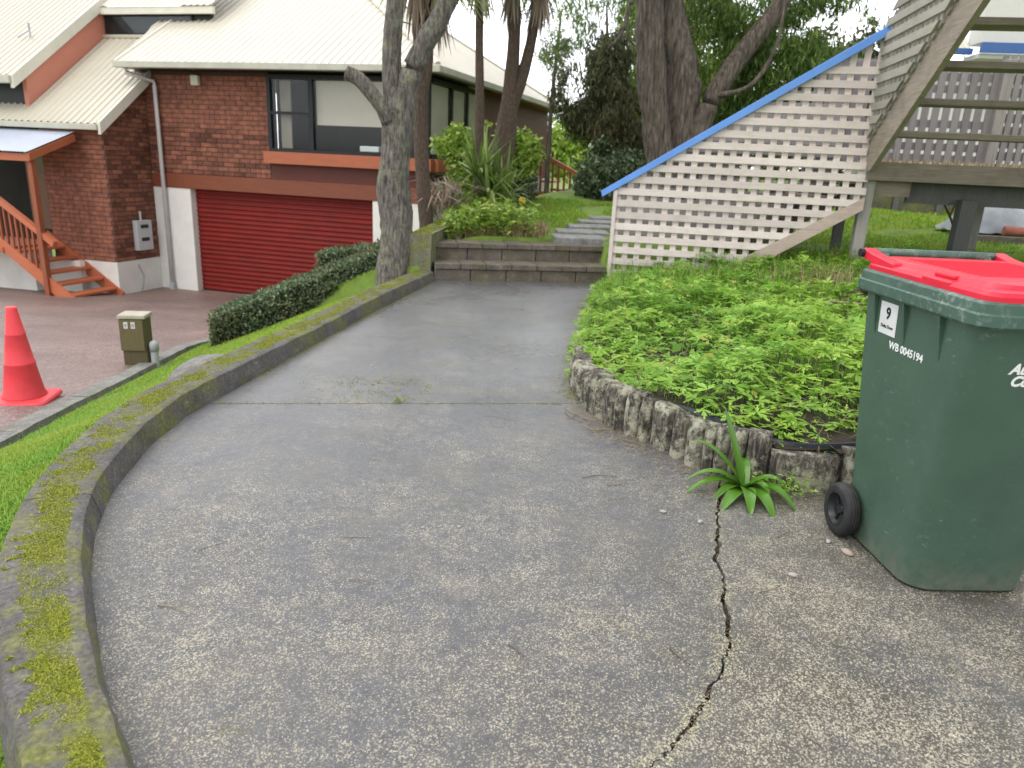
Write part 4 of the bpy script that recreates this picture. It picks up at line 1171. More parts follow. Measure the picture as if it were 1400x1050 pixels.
# back screen of the landing
for k in range(9):
    if k not in (4, 5): pslat('batten', [(2.55, 1.50 + k * .125), (4.08, 1.50 + k * .125), (4.08, 1.585 + k * .125), (2.55, 1.585 + k * .125)], 1.26, 1.28, M['lattice_back'])
for k in range(14):
    t = 2.6 + k * .112
    pslat('upright', [(t - .036, 1.46), (t + .036, 1.46), (t + .036, 2.55), (t - .036, 2.55)], 1.235, 1.258, M['lattice_back'])
for k in range(10):
    t = 4.25 + k * .09
    pslat('upright', [(t - .03, 1.4), (t + .03, 1.4), (t + .03, 2.7), (t - .03, 2.7)], 1.6, 1.62, M['lattice_back'])
for k in range(9):
    pslat('batten', [(4.2, 1.42 + k * .14), (5.1, 1.42 + k * .14), (5.1, 1.52 + k * .14), (4.2, 1.52 + k * .14)], 1.63, 1.65, M['lattice_back'])
# upper flight, rising towards the viewer: side lattice in the plane x = TR
SZ = lambda s_: 1.66 + .585 * s_        # where the side lattice meets the stringer
for k in range(17):
    z = 1.72 + .1265 * k; z0, z1 = z - .036, z + .036
    e = lambda q: min(2.6, (q - 1.66) / .585)
    f = lambda q: max(-.02, (q - 2.75) / .585)
    if e(z0) - f(z1) < .04: continue
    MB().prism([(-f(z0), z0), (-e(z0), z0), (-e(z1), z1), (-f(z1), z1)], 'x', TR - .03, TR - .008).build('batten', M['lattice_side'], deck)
for k in range(24):
    s_ = .03 + .118 * k; a, b = s_ - .028, s_ + .028
    MB().prism([(-a, SZ(a) - .03), (-b, SZ(b) - .03), (-b, SZ(b) + 1.06), (-a, SZ(a) + 1.06)], 'x', TR - .007, TR + .014).build('upright', M['lattice_side_v'], deck)
MB().prism([(.04, 1.36), (-.16, 1.36), (-2.7, 1.36 + .585 * 2.54), (-2.7, SZ(2.7) + .02), (-.0, SZ(0) + .02), (.04, 1.7)], 'x', TR + .016, TR + .066).build('stringer', M['deck_y'], deck)
MB().prism([(.04, 1.36), (-.16, 1.36), (-2.7, 1.36 + .585 * 2.54), (-2.7, SZ(2.7) + .02), (-.0, SZ(0) + .02), (.04, 1.7)], 'x', 4.25, 4.30).build('stringer', M['deck_y'], deck)
for i in range(6):
    s_ = .44 + .385 * i; z = 1.735 + .26 * i
    bx('tread', M['deck'], deck, TR + .067, 4.249, -s_ - .02, -s_ + .25, z - .055, z, .004)
P = np.array([(rng.uniform(2.7, 4.4), rng.uniform(.0, 1.1), 1.455) for _ in range(900)])
tag(link('landing_litter', blades('landing_litter', P, .07, .004, 1.5), M['straw'], deck), kind='stuff')

# ------------------------------------------------------------------ brick house below the path
house = tag(empty('brick_house', (-7.23, 15.08, -1.55), R(-16)), 'brown brick house with cream metal roof and red roller garage door', 'house')
brick_me = {}
BR = {'n': 0, 'rest': MB()}
def brick_mesh(w):
    k = round(w, 3)
    if k not in brick_me:
        o = MB().box(0, w, -.012, .03, 0, .072).build('b', M['brick'], None, .003)
        brick_me[k] = o.data; bpy.data.objects.remove(o)
    return brick_me[k]
def brick_wall(wall, u0, u1, z0, z1, axis, plane, top=None, indiv=True):
    """bricks on a wall running along local x (axis 'x', outside -y) or local y (axis 'y', outside +x)"""
    r = 0; z = z0 + .005
    while z + .07 < z1 + .001:
        u = u0 - (.12 if r % 2 else 0)
        while u < u1 - .02:
            a = max(u, u0) + .004; b = min(u + .24, u1) - .006
            u += .24
            if b - a < .03: continue
            if top and z + .075 > min(top(a), top(b)): continue
            w = .23 if abs(b - a - .23) < .01 else round(b - a, 2)
            if BR['n'] < 300 and indiv:
                o = bpy.data.objects.new('brick', brick_mesh(w)); col.objects.link(o); o.parent = wall
                BR['n'] += 1
                if axis == 'x': o.location = (a, plane + rng.uniform(-.002, .002), z)
                else: o.location = (plane + rng.uniform(-.002, .002), a, z); o.rotation_euler = (0, 0, R(90))
            else:
                if axis == 'x': BR['rest'].box(a, a + w, plane - .012, plane + .02, z, z + .072)
                else: BR['rest'].box(plane - .02, plane + .012, a, a + w, z, z + .072)
        z += .086; r += 1
TP = lambda o: min(4.4, 3.06 + .75 * (o + 1.3))       # underside of the wing roof
# walls
wf = bx('front_wall', M['mortar'], house, -.36, 2.62, .002, .2, 2.30, 4.35)
ws = MB().prism([(-1.13, .62), (.0, .62), (.0, TP(0)), (-1.13, TP(-1.13))], 'x', -.37, -.17).build('wing_side_wall', M['mortar'], house)
ww = bx('wing_front_wall', M['mortar'], house, -1.66, -.371, -1.128, -.95, .62, 3.15)
brick_wall(ws, -1.13, -.0, .62, 4.2, 'y', -.17, TP)
brick_wall(wf, -.15, 2.58, 2.30, 4.12, 'x', 0)
brick_wall(ww, -1.64, -.165, .62, 3.1, 'x', -1.13)
tag(BR['rest'].build('bricks', M['brick'], house), kind='stuff')
bx('plinth', M['white_wall'], house, -.36, -.16, -1.14, -.01, -.12, .615)
bx('plinth', M['white_wall'], house, -1.66, -.361, -1.138, -.95, -.12, .612)
# garage
bx('pillar', M['white_wall'], house, -.158, .72, -.02, .25, -.1, 2.02, .01)
bx('pillar', M['white_wall'], house, 4.70, 5.85, -.02, .25, -.1, 2.02, .01)
bx('lintel', M['lintel'], house, -.15, 5.95, -.035, .15, 2.022, 2.295, .004)
gd = bx('garage_door', M['frame'], house, .72, 4.70, .16, .2, -.05, 2.03)
slat_me = None
for k in range(22):
    prof = [(0, 0), (-.018, .012), (-.022, .03), (-.018, .05), (-.004, .062), (-.004, .078), (0, .088)]
    if slat_me is None:
        o = MB().prism([(a, b) for a, b in prof] + [(.006, .088), (.006, 0)], 'x', .722, 4.698).build('s', M['red_door']); slat_me = o.data; bpy.data.objects.remove(o)
    o = link('slat', slat_me, None, gd); o.location = (0, .15, .004 + k * .0915)
bx('side_wall', M['white_wall'], house, 5.65, 5.84, .21, 8.2, -.1, 2.4)
bx('side_cladding', M['panel'], house, 5.72, 5.835, 2.6, 8.2, 2.405, 4.3)
bx('under_window_panel', M['panel'], house, 2.621, 5.80, -.005, .15, 2.297, 2.60)
bx('under_window_panel', M['panel'], house, 5.70, 5.80, .151, 2.6, 2.41, 2.60)
bx('window_ledge', M['orange'], house, 2.56, 5.92, -.20, .10, 2.585, 2.80, .006)
bx('window_ledge', M['orange'], house, 5.80, 5.99, -.02, 2.65, 2.583, 2.798, .006)
# corner window
win = bx('window', M['frame'], house, 2.60, 5.83, -.06, .02, 2.802, 2.86)
for a, b in ((2.60, 2.67), (3.46, 3.55), (5.74, 5.82)): bx('mullion', M['frame'], win, a, b, -.07, .03, 2.862, 4.12)
bx('head', M['frame'], win, 2.60, 5.83, -.065, .03, 4.06, 4.14); bx('transom', M['frame'], win, 2.672, 3.458, -.062, .0, 3.46, 3.51)
bx('pane', M['glass'], win, 2.672, 3.458, -.03, -.022, 2.865, 4.055); bx('pane', M['glass'], win, 3.552, 5.738, -.03, -.022, 2.865, 4.055)
bx('blind', M['blind'], win, 3.57, 5.73, .04, .05, 3.30, 4.055)
bx('curtain', M['curtain'], win, 2.80, 3.02, .06, .09, 2.87, 4.05)
bx('box_on_sill', M['white_print'], win, 4.42, 4.80, .05, .2, 2.87, 2.97, .01)
win2 = bx('window', M['frame'], house, 5.79, 5.86, .03, 2.60, 2.80, 2.858)
for a in (.95, 1.78, 2.53): bx('mullion', M['frame'], win2, 5.80, 5.85, a, a + .06, 2.86, 4.12)
bx('head', M['frame'], win2, 5.795, 5.855, .03, 2.6, 4.06, 4.14)
for a, b in ((.03, .949), (1.011, 1.779), (1.841, 2.529)):
    bx('pane', M['glass'], win2, 5.82, 5.828, a, b, 2.86, 4.058); bx('blind', M['blind'], win2, 5.76, 5.77, a + .02, b, 2.88, 4.05)
bx('room', M['dark_in'], house, 2.63, 5.6, 2.4, 2.5, 2.3, 4.3)
bx('room_wall', M['dark_in'], house, 2.625, 2.66, .21, 2.39, 2.405, 4.145)
bx('room_wall', M['dark_in'], house, 5.60, 5.64, .25, 2.39, 2.405, 4.145)
bx('room_floor', M['dark_in'], house, 2.63, 5.6, .21, 2.39, 2.31, 2.40)
bx('room_ceiling', M['dark_in'], house, 2.63, 5.75, .035, 2.39, 4.15, 4.2)
# metal roofs with ribs
def rib_roof(name, mat, u0, u1, vfun, place, parent, pitch=.152, amp=.02, du=.019):
    us = np.arange(u0, u1 + 1e-6, du); V = []; F = []
    for u in us:
        v0, v1 = vfun(u); ph = (u / pitch) % 1
        h = amp * (1 if ph < .22 else max(0, 1 - (ph - .22) / .1) if ph < .32 else (0 if ph < .9 else (ph - .9) / .1))
        for j in range(2):
            V.append(place(u, v0 + (v1 - v0) * j, h))
    for i in range(len(us) - 1): F.append([i * 2, i * 2 + 2, i * 2 + 3, i * 2 + 1])
    return link(name, pymesh(name, V, F), mat, parent)
SLp = .60; cs = 1 / math.hypot(1, SLp); sn = SLp * cs
EC = 6.15
def pl_front(u, v, h): return (u, -.5 + v * cs - h * sn, 4.27 + v * sn + h * cs)
def pl_right(u, v, h): return (EC - v * cs + h * sn, u, 4.27 + v * sn + h * cs)
rf = rib_roof('roof', M['roof'], -.62, EC, lambda u: (max(0, (-.28 - u) * 5.0) if u < -.28 else 0, max(0.001, min(4.4, EC - u)) / cs), pl_front, house)
rib_roof('roof', M['roof'], -.5, 8.3, lambda u: (0, max(.001, min(u + .5, 8.3 - u)) / cs), pl_right, house)
MB().tube([(EC, -.5, 4.29), (EC - 4.4, 3.9, 4.29 + 4.4 * SLp)], .05, 8).build('hip_cap', M['roof'], rf)
MB().tube([(EC, 8.3, 4.29), (EC - 4.4, 3.9, 4.29 + 4.4 * SLp)], .05, 8).build('hip_cap', M['roof'], rf)
bx('soffit', M['frame'], house, -.25, EC, -.44, 5.0, 4.17, 4.19)
bx('gutter', M['gutter'], house, -.30, EC + .08, -.60, -.45, 4.16, 4.272, .01)
bx('gutter', M['gutter'], house, EC - .04, EC + .1, -.449, 8.35, 4.158, 4.27, .01)
bx('soffit', M['lintel'], house, EC - .45, EC - .05, 2.6, 8.3, 4.14, 4.165)
MB().prism([(-.52, 4.18), (-.52, 4.3), (1.9, 4.3 + 2.42 * SLp), (1.9, 4.18 + 2.42 * SLp)], 'x', -.33, -.28).build('barge_board', M['trim'], house)
MB().tube([(-.1, -.50, 4.17), (-.1, -.50, 4.08), (.02, -.28, 4.03), (.14, -.10, 3.98), (.16, -.09, 3.9), (.16, -.09, -.05)], .042, 12).build('downpipe', M['pale_pipe'], house, smooth=True)
MB().tube([(.16, -.09, -.05), (.16, -.09, .12)], .058, 12).build('pipe_collar', M['pipe'], house)
bx('wall_vent', M['trim'], house, .98, 1.15, -.10, -.02, 3.92, 4.10, .01)
# wing roof
slw = .75; cw_ = 1 / math.hypot(1, slw); sw_ = slw * cw_
def pl_wing(u, v, h): return (u, -1.32 + v * cw_ - h * sw_, 3.13 + v * sw_ + h * cw_)
wr = rib_roof('wing_roof', M['roof2'], -5.5, -.02, lambda u: (0, 2.40 / cw_), pl_wing, house)
bx('gutter', M['gutter'], house, -5.5, -.04, -1.40, -1.29, 3.02, 3.125, .01)
MB().prism([(-1.36, 2.95), (-1.36, 3.16), (.75, 3.16 + 2.11 * slw), (.75, 2.95 + 2.11 * slw)], 'x', -.04, .02).build('barge_board', M['trim'], house)
bx('flashing', M['roof2'], house, -2.35, -.8, 1.0, 1.2, 4.90, 4.96)
# clerestory above the wing roof
bx('clerestory_wall', M['frame'], house, -2.0, .6, 1.10, 1.2, 4.7, 5.5)
cwn = bx('window', M['frame'], house, -1.97, .2, 1.06, 1.10, 4.97, 5.34)
bx('pane', M['glass'], cwn, -1.92, .15, 1.045, 1.055, 5.0, 5.30)
bx('clerestory_fascia', M['trim'], house, -2.05, .8, .92, 1.0, 5.33, 5.46)
rib_roof('upper_roof', M['roof'], -2.05, .8, lambda u: (0, 2.0), lambda u, v, h: (u, .90 + v * cw_ - h * sw_, 5.47 + v * sw_ + h * cw_), house)
# taller block on the left, its salmon side wall above the wing roof
MB().prism([(-.95, 3.2), (1.2, 4.75), (1.2, 5.72), (-.95, 4.11)], 'x', -2.1, -2.0).build('salmon_wall', M['salmon'], house)
bx('block_front_wall', M['frame'], house, -5.5, -2.101, -.9, -.8, 3.0, 3.88)  # black colour paints in the shade below the block's eave
rib_roof('block_roof', M['roof'], -5.5, -1.93, lambda u: (0, 3.2), lambda u, v, h: (u, -1.25 + v * cw_ - h * sw_, 3.93 + v * sw_ + h * cw_), house)
MB().prism([(-1.3, 3.70), (-1.3, 3.93), (1.3, 3.93 + 2.6 * slw), (1.3, 3.70 + 2.6 * slw)], 'x', -1.99, -1.91).build('barge_board', M['trim'], house)
bx('gutter', M['gutter'], house, -5.5, -1.95, -1.36, -1.24, 3.78, 3.92, .01)
ra = MB(); ra.tube([(-2.6, -.2, 4.72), (-2.6, -.2, 4.98)], .02, 8); ra.tube([(-2.75, -.35, 4.7), (-2.6, -.2, 4.85)], .012, 6); ra.tube([(-2.45, -.35, 4.7), (-2.6, -.2, 4.85)], .012, 6)
ra.build('roof_bracket', M['pipe'], house)
# porch: roof, posts, rail, stair, door
def pl_porch(u, v, h): return (u, -2.35 + v * .94, 2.60 + v * .34 + h)
rib_roof('porch_roof', M['roof3'], -5.5, -.62, lambda u: (0, 1.12), pl_porch, house, .08, .012, .01)
MB().prism([(-2.33, 2.46), (-2.33, 2.585), (-1.34, 2.94), (-1.34, 2.81)], 'x', -.66, -.60).build('porch_rafter', M['orange'], house)
bx('porch_beam', M['orange'], house, -5.5, -.661, -2.30, -2.22, 2.45, 2.575)
bx('porch_post', M['orange_z'], house, -.75, -.65, -2.27, -2.17, -.08, 2.46, .005)
bx('porch_deck', M['orange'], house, -5.5, -1.62, -2.25, -1.0, .80, .90)
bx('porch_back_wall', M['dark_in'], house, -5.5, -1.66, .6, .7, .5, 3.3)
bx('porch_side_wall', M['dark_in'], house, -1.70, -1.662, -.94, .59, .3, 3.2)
dr = bx('front_door', M['door_wood'], house, -4.0, -2.9, .5, .56, .9, 2.9)
bx('door_pane', M['glass'], dr, -3.75, -3.2, .48, .495, 2.1, 2.7)
bx('porch_base', M['white_wall'], house, -1.699, -.9, -1.3, -1.16, -.1, .6)
bx('porch_base', M['white_wall'], house, -5.5, -1.7, -1.6, -1.16, -.1, .795)
ps = bx('porch_stair', M['orange'], house, -.50, -.16, -2.14, -1.16, -.06, .0)
for i in range(5):
    bx('tread', M['orange'], ps, -.20 - .285 * (i + 1), .09 - .285 * (i + 1), -2.14, -1.16, .18 * (i + .75) - .045, .18 * (i + .75), .004)
for y in (-2.2, -1.155):
    MB().prism([(-.12, -.05), (-.05, .05), (-1.75, 1.12), (-1.75, .90), (-.33, -.05)], 'y', y - .025, y + .02).build('stair_string', M['orange'], ps)
rail = MB().prism([(-.45, 1.00), (-.42, 1.09), (-2.6, 2.05 + .35), (-2.6, 1.95 + .35)], 'y', -2.25, -2.15).build('porch_railing', M['orange'], house)
for k in range(15):
    x = -.80 - .12 * k
    bx('baluster', M['orange_z'], rail, x - .018, x + .018, -2.215, -2.18, .05 + .62 * (-.12 - x) + .02, 1.0 + .60 * (-.45 - x) + .03)
# meter box on the wing
mb = bx('meter_box', M['meter'], house, -.165, -.06, -.66, -.26, .80, 1.38, .01)
for z in (1.23, .98): bx('meter_window', M['frame'], mb, -.061, -.055, -.56, -.36, z, z + .07)
MB().tube([(-.14, -.46, 1.38), (-.14, -.46, 1.55)], .02, 8).build('conduit', M['pale_pipe'], mb)
MB().tube([(-.145, -.62, .52), (-.14, -.60, .45), (-.14, -.52, .3), (-.14, -.55, .1), (-.14, -.62, -.02)], .012, 8).build('hose', M['pipe'], house)
# cable from the roof
tag(MB().tube([(-3.6, 14.2, 6.2), (-2.6, 13.0, 4.6), (-1.55, 11.0, 3.0), (-1.37, 8.1, 2.6)], .008, 6).build('overhead_cable', M['frame']), 'thin dark cable running from the cream roof to the forked tree', 'cable')

# ------------------------------------------------------------------ cone, box post, capped pipe
cx_, cy_ = -3.66, 5.19; cz_ = float(zdrive(cy_)) + .006
cone = tag(empty('traffic_cone', (cx_, cy_, cz_), R(12)), 'faded orange-red traffic cone standing at the edge of the red drive', 'traffic cone')
V, F = loft([rring(-.2, .2, -.2, .2, 0, .05), rring(-.2, .2, -.2, .2, .018, .05), rring(-.19, .19, -.19, .19, .03, .05), rring(-.15, .15, -.15, .15, .035, .05)])
smooth_by_angle(link('base', pymesh('cone_base', V, F), M['cone'], cone), 35)
MB().tube([(0, 0, .03), (0, 0, .045), (0, 0, .07), (0, 0, .28), (0, 0, .285), (0, 0, .295), (0, 0, .30), (0, 0, .5), (0, 0, .505), (0, 0, .515), (0, 0, .52), (0, 0, .69), (0, 0, .705), (0, 0, .71)], [.150, .146, .134, .100, .103, .1015, .097, .0655, .068, .0665, .063, .036, .035, .028], 28).build('cone_body', M['cone'], cone, smooth=True)
px_, py_ = -3.66, 6.88; pz = float(zdrive(py_))
box = tag(empty('service_box', (px_, py_, pz - .02), R(8)), 'olive brown utility box post with pale lid beside the drive', 'utility box')
bx('box_body', M['olive'], box, -.11, .11, -.09, .09, -.05, .49, .004)
bx('box_door', M['olive'], box, -.118, .1, -.108, -.091, .18, .485, .004)
bx('box_lid', M['olive_top'], box, -.125, .125, -.115, .1, .492, .53, .006)
for x in (-.055, .01):
    lb = bx('number_plate', M['sticker'], box, x - .018, x + .018, -.1105, -.1085, .40, .462)
    text_mesh('digit', '8', .05, M['olive'], lb, Matrix.Translation((x - .013, -.1112, .412)) @ Matrix.Rotation(R(90), 4, 'X'), extrude=.0002)
pp = tag(empty('vent_pipe', (px_ + .17, py_ - .03, pz - .01)), 'short grey capped plastic pipe standing beside the olive utility box', 'pipe')
MB().tube([(0, 0, -.05), (0, 0, .20)], .036, 16).build('pipe_body', M['pipe'], pp, smooth=False)
MB().tube([(0, 0, .16), (0, 0, .225), (0, 0, .25), (0, 0, .262)], [.043, .043, .034, .012], 16).build('pipe_cap', M['pipe'], pp, smooth=True)

# ------------------------------------------------------------------ plants
LONG_V = np.array([(0, 0, 0), (.09, .45, .03), (0, 1, -.16), (-.09, .45, .03)])
def rand_rot(n):
    q = rng.normal(size=(n, 4)); q /= np.linalg.norm(q, axis=1)[:, None]
    w, x, y, z = q.T
    return np.stack([np.stack([1 - 2 * (y * y + z * z), 2 * (x * y - z * w), 2 * (x * z + y * w)], -1), np.stack([2 * (x * y + z * w), 1 - 2 * (x * x + z * z), 2 * (y * z - x * w)], -1), np.stack([2 * (x * z - y * w), 2 * (y * z + x * w), 1 - 2 * (x * x + y * y)], -1)], 1)
def hang_rot(n, spread=.5):
    """leaf axis (+y) pointing mostly downwards"""
    a = rng.uniform(0, 2 * np.pi, n); t = rng.normal(0, spread, n)
    d = np.stack([np.sin(t) * np.cos(a), np.sin(t) * np.sin(a), -np.cos(t)], -1)
    b = rng.normal(size=(n, 3)); x = np.cross(b, d); x /= np.linalg.norm(x, axis=1)[:, None]; z = np.cross(x, d)
    return np.stack([x, d, z], -1)
def shell_points(n, c, r, fill=.35):
    d = rng.normal(size=(n, 3)); d /= np.linalg.norm(d, axis=1)[:, None]
    rad = 1 - fill * rng.uniform(0, 1, n) ** 1.3
    f = np.array([1 + .3 * noise.noise(Vector(tuple(v * 2.1 + np.array(c)))) + .15 * noise.noise(Vector(tuple(v * 5.0)) + Vector(c)) for v in d])
    return np.array(c) + d * np.array(r) * (rad * f)[:, None]
def clumped(n, blobs, gap=.0):
    """leaf points in blobs (centre, radii, share), thinned where a noise field is low so light shows through"""
    tot = sum(b[2] for b in blobs); P = []
    for c, r, s_ in blobs: P.append(shell_points(int(n * s_ / tot * 1.6), c, r, .75))
    P = np.concatenate(P)
    k = np.array([noise.noise(Vector(p) * 1.5) + .5 * noise.noise(Vector(p) * 4.2) for p in P])
    P = P[k > gap - .12]
    return P[:n] if len(P) <= n else P[rng.permutation(len(P))[:n]]
def trunk(parent, pts, rad, mat, name='trunk', n=14, rough=.06, sub=6):
    P = [Vector(p) for p in pts]; Q = []; Rr = []
    for i in range(len(P) - 1):
        p0, p1, p2, p3 = P[max(i - 1, 0)], P[i], P[i + 1], P[min(i + 2, len(P) - 1)]
        for k in range(sub):
            t = k / sub
            Q.append(.5 * ((2 * p1) + (p2 - p0) * t + (2 * p0 - 5 * p1 + 4 * p2 - p3) * t * t + (3 * p1 - p0 - 3 * p2 + p3) * t ** 3)); Rr.append(rad[i] + (rad[i + 1] - rad[i]) * t)
    Q.append(P[-1]); Rr.append(rad[-1])
    mbx = MB().tube(Q, Rr, n)
    V = []
    for j, v in enumerate(mbx.v):
        c = Q[min(j // n, len(Q) - 1)]; v = Vector(v); d = v - c
        f = 1 + rough * 2.2 * noise.noise(Vector((v.x * 9, v.y * 9, v.z * 2.2))) + rough * noise.noise(v * 22)
        V.append(c + d * f)
    o = link(name, pymesh(name, V, mbx.f, True), mat, parent)
    return o
def off(pts, b): return [(p[0] - b[0], p[1] - b[1], p[2] - b[2]) for p in pts]

# clipped hedges
def hedge(label, a, b, za, zb, w, ha, hb, n, leaf):
    a = np.array(a); b = np.array(b); d = (b - a) / np.linalg.norm(b - a); nr = np.array([-d[1], d[0]])
    root = tag(empty('clipped_hedge', (a[0], a[1], za)), label, 'hedge')
    t = rng.uniform(-.02, 1.02, n); face = rng.uniform(0, 1, n)
    u = np.where(face < .35, rng.uniform(-.5, .5, n), np.where(face < .7, -.5 + np.abs(rng.normal(0, .05, n)), .5 - np.abs(rng.normal(0, .05, n))))
    v = np.where(face < .35, 1 - np.abs(rng.normal(0, .05, n)), rng.uniform(.02, 1, n))
    endm = rng.uniform(0, 1, n) < .12; t = np.where(endm, np.where(rng.uniform(0, 1, n) < .5, .0, 1.0) + rng.normal(0, .012, n), t); u = np.where(endm, rng.uniform(-.5, .5, n), u); v = np.where(endm, rng.uniform(0, 1, n), v)
    rr = np.array([noise.noise(Vector((t_ * 9, u_ * 2, v_ * 2))) for t_, u_, v_ in zip(t, u, v)])
    h = ha + (hb - ha) * t; z0 = za + (zb - za) * t
    wv = w * (1 + .16 * rr) * (1 - .12 * np.abs(v - .5))
    x = a[0] + (b[0] - a[0]) * t + nr[0] * u * wv; y = a[1] + (b[1] - a[1]) * t + nr[1] * u * wv
    z = z0 + h * v * (1 + .05 * rr)
    P = np.stack([x, y, z], -1) - np.array([a[0], a[1], za])
    tag(link('foliage', scatter('foliage', LEAF_V, LEAF_F, P, rand_rot(n), rng.uniform(leaf * .6, leaf * 1.3, n)), M['hedge'], root), kind='stuff')
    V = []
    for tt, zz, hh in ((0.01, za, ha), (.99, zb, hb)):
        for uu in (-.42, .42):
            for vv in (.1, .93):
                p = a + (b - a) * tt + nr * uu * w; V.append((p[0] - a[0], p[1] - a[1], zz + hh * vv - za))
    link('dark_core', pymesh('dark_core', V, [[0, 1, 3, 2], [4, 6, 7, 5], [0, 4, 5, 1], [2, 3, 7, 6], [1, 5, 7, 3], [0, 2, 6, 4]]), M['dark_in'], root)  # plain dark block filling the inside of the foliage
hedge('long low clipped hedge on the slope between the kerb wall and the red garage door', (-3.30, 7.85), (-1.66, 8.42), gz(-3.30, 7.85) - .06, gz(-1.66, 8.42) - .06, .50, .42, .27, 16000, .045)
hedge('short clipped hedge behind the forked tree trunk, in front of the garage', (-3.0, 11.2), (-1.8, 11.3), -.82, -.42, .6, .66, .46, 8000, .05)

# forked tree with a sawn limb, left of the steps
b0 = (-1.36, 8.1, -.15)
ft = tag(empty('forked_tree', b0), 'forked grey tree with lichen and one sawn-off limb beside the mossy wall', 'tree')
trunk(ft, off([(-1.38, 8.1, -.3), (-1.36, 8.1, .0), (-1.33, 8.1, .3), (-1.35, 8.1, .7), (-1.37, 8.1, 1.05), (-1.34, 8.1, 1.4), (-1.31, 8.1, 1.75), (-1.29, 8.1, 1.95)], b0), [.25, .205, .185, .175, .16, .155, .16, .14], M['bark_l'], n=22, rough=.1)
trunk(ft, off([(-1.34, 8.1, 1.55), (-1.39, 8.1, 2.0), (-1.38, 8.1, 2.37), (-1.35, 8.1, 2.78), (-1.3, 8.1, 3.3), (-1.35, 8.1, 4.2)], b0), [.10, .10, .095, .09, .085, .05], M['bark_l'], 'limb')
trunk(ft, off([(-1.32, 8.1, 1.5), (-1.2, 8.1, 2.05), (-1.06, 8.1, 2.37), (-.91, 8.1, 2.62), (-.72, 8.1, 3.0), (-.3, 8.1, 3.9)], b0), [.12, .115, .105, .1, .09, .05], M['bark_l'], 'limb')
trunk(ft, off([(-1.33, 8.05, 1.25), (-1.38, 8.03, 1.55), (-1.46, 8.0, 1.74), (-1.60, 8.0, 1.92), (-1.73, 8.0, 2.03), (-1.83, 8.0, 2.07)], b0), [.08, .085, .08, .075, .075, .072], M['bark_l'], 'sawn_limb')
cr_ = shell_points(3500, (-.9, 8.3, 5.0), (2.2, 2.0, 1.1), .8)
tag(link('crown', scatter('crown', LEAF_V, LEAF_F, off_np := cr_ - np.array(b0), rand_rot(len(cr_)), rng.uniform(.05, .1, len(cr_))), M['shrub'], ft), kind='stuff')

# cabbage trees: slim trunks, skirts of dead strap leaves
def strap_cloud(c, n, L, up, w=.022, dead=0.0):
    a = rng.uniform(0, 2 * np.pi, n); e = rng.uniform(up[0], up[1], n); L = L * rng.uniform(.7, 1.1, n)
    V = np.zeros((n, 8, 3)); d = np.stack([np.cos(a), np.sin(a), np.zeros(n)], -1); s_ = np.stack([-np.sin(a), np.cos(a), np.zeros(n)], -1)
    for i, t in enumerate((0, .35, .7, 1.0)):
        el = e - t * t * 1.0 * rng.uniform(.5, 1.2, n) * (1 - .3 * np.sin(e))
        p = np.array(c) + d * (L * t * np.cos(e) * .95 + .03)[:, None]
        p[:, 2] += L * (t * np.sin(e) - .55 * t * t * np.cos(e) * (1 - dead))
        ww = w * (1, 1.1, .8, .08)[i]
        V[:, i * 2] = p - s_ * ww; V[:, i * 2 + 1] = p + s_ * ww
    tf = np.array([[0, 1, 3, 2], [2, 3, 5, 4], [4, 5, 7, 6]])
    Fs = (tf[None] + (np.arange(n) * 8)[:, None, None]).reshape(-1, 4)
    return V.reshape(-1, 3), Fs
def cabbage(label, base, stems, heads, hang=None):
    t_ = tag(empty('cabbage_tree', base), label, 'tree')
    for pts, rad in stems: trunk(t_, off(pts, base), rad, M['bark_c'], n=12, rough=.05)
    for h in heads:
        V, F = strap_cloud(np.array(h) - np.array(base), 150, .85, (-.2, 1.5)); link('crown', npmesh('crown', V, F), M['cordyline'], t_)
        V, F = strap_cloud(np.array(h) - np.array(base) + np.array([0, 0, -.1]), 80, .75, (-1.56, -1.15), .016, 1.0); link('dead_leaves', npmesh('dead_leaves', V, F), M['dead_leaf'], t_)
    return t_
cabbage('reddish-brown cabbage tree trunk close beside the forked grey tree', (-1.2, 9.6, .3), [([(-1.19, 9.6, .15), (-1.2, 9.6, .47), (-1.25, 9.6, 1.0), (-1.28, 9.6, 1.6), (-1.29, 9.6, 2.2), (-1.31, 9.6, 2.8), (-1.35, 9.6, 3.5)], [.11, .095, .09, .09, .085, .09, .09]), ([(-1.27, 9.6, 1.95), (-1.21, 9.6, 2.3), (-1.2, 9.6, 2.7), (-1.17, 9.6, 3.4)], [.05, .06, .06, .06])], [(-1.35, 9.6, 3.5), (-1.12, 9.6, 3.35)])
cabbage('thin single cabbage tree trunk rising behind the cordyline clump', (-.64, 11.0, .4), [([(-.62, 11, .3), (-.64, 11, .6), (-.62, 11, 1.2), (-.64, 11, 2.0), (-.67, 11, 2.7), (-.70, 11, 3.8)], [.08, .075, .07, .065, .055, .055])], [(-.70, 11, 3.9)])
cabbage('cabbage tree whose grey trunk splits into two leaning stems', (-.44, 11.5, .45), [([(-.5, 11.5, .3), (-.4, 11.5, .8), (-.33, 11.5, 1.2), (-.28, 11.5, 1.6), (-.24, 11.5, 2.05), (-.22, 11.5, 2.5), (-.21, 11.5, 3.0), (-.25, 11.5, 3.8)], [.18, .17, .165, .16, .13, .10, .09, .09]), ([(-.27, 11.5, 1.75), (-.18, 11.5, 2.1), (-.07, 11.5, 2.45), (.03, 11.5, 2.91), (.10, 11.5, 3.4), (.14, 11.5, 3.8)], [.09, .095, .085, .075, .07, .07])], [(-.25, 11.5, 3.85), (.15, 11.5, 3.85)])
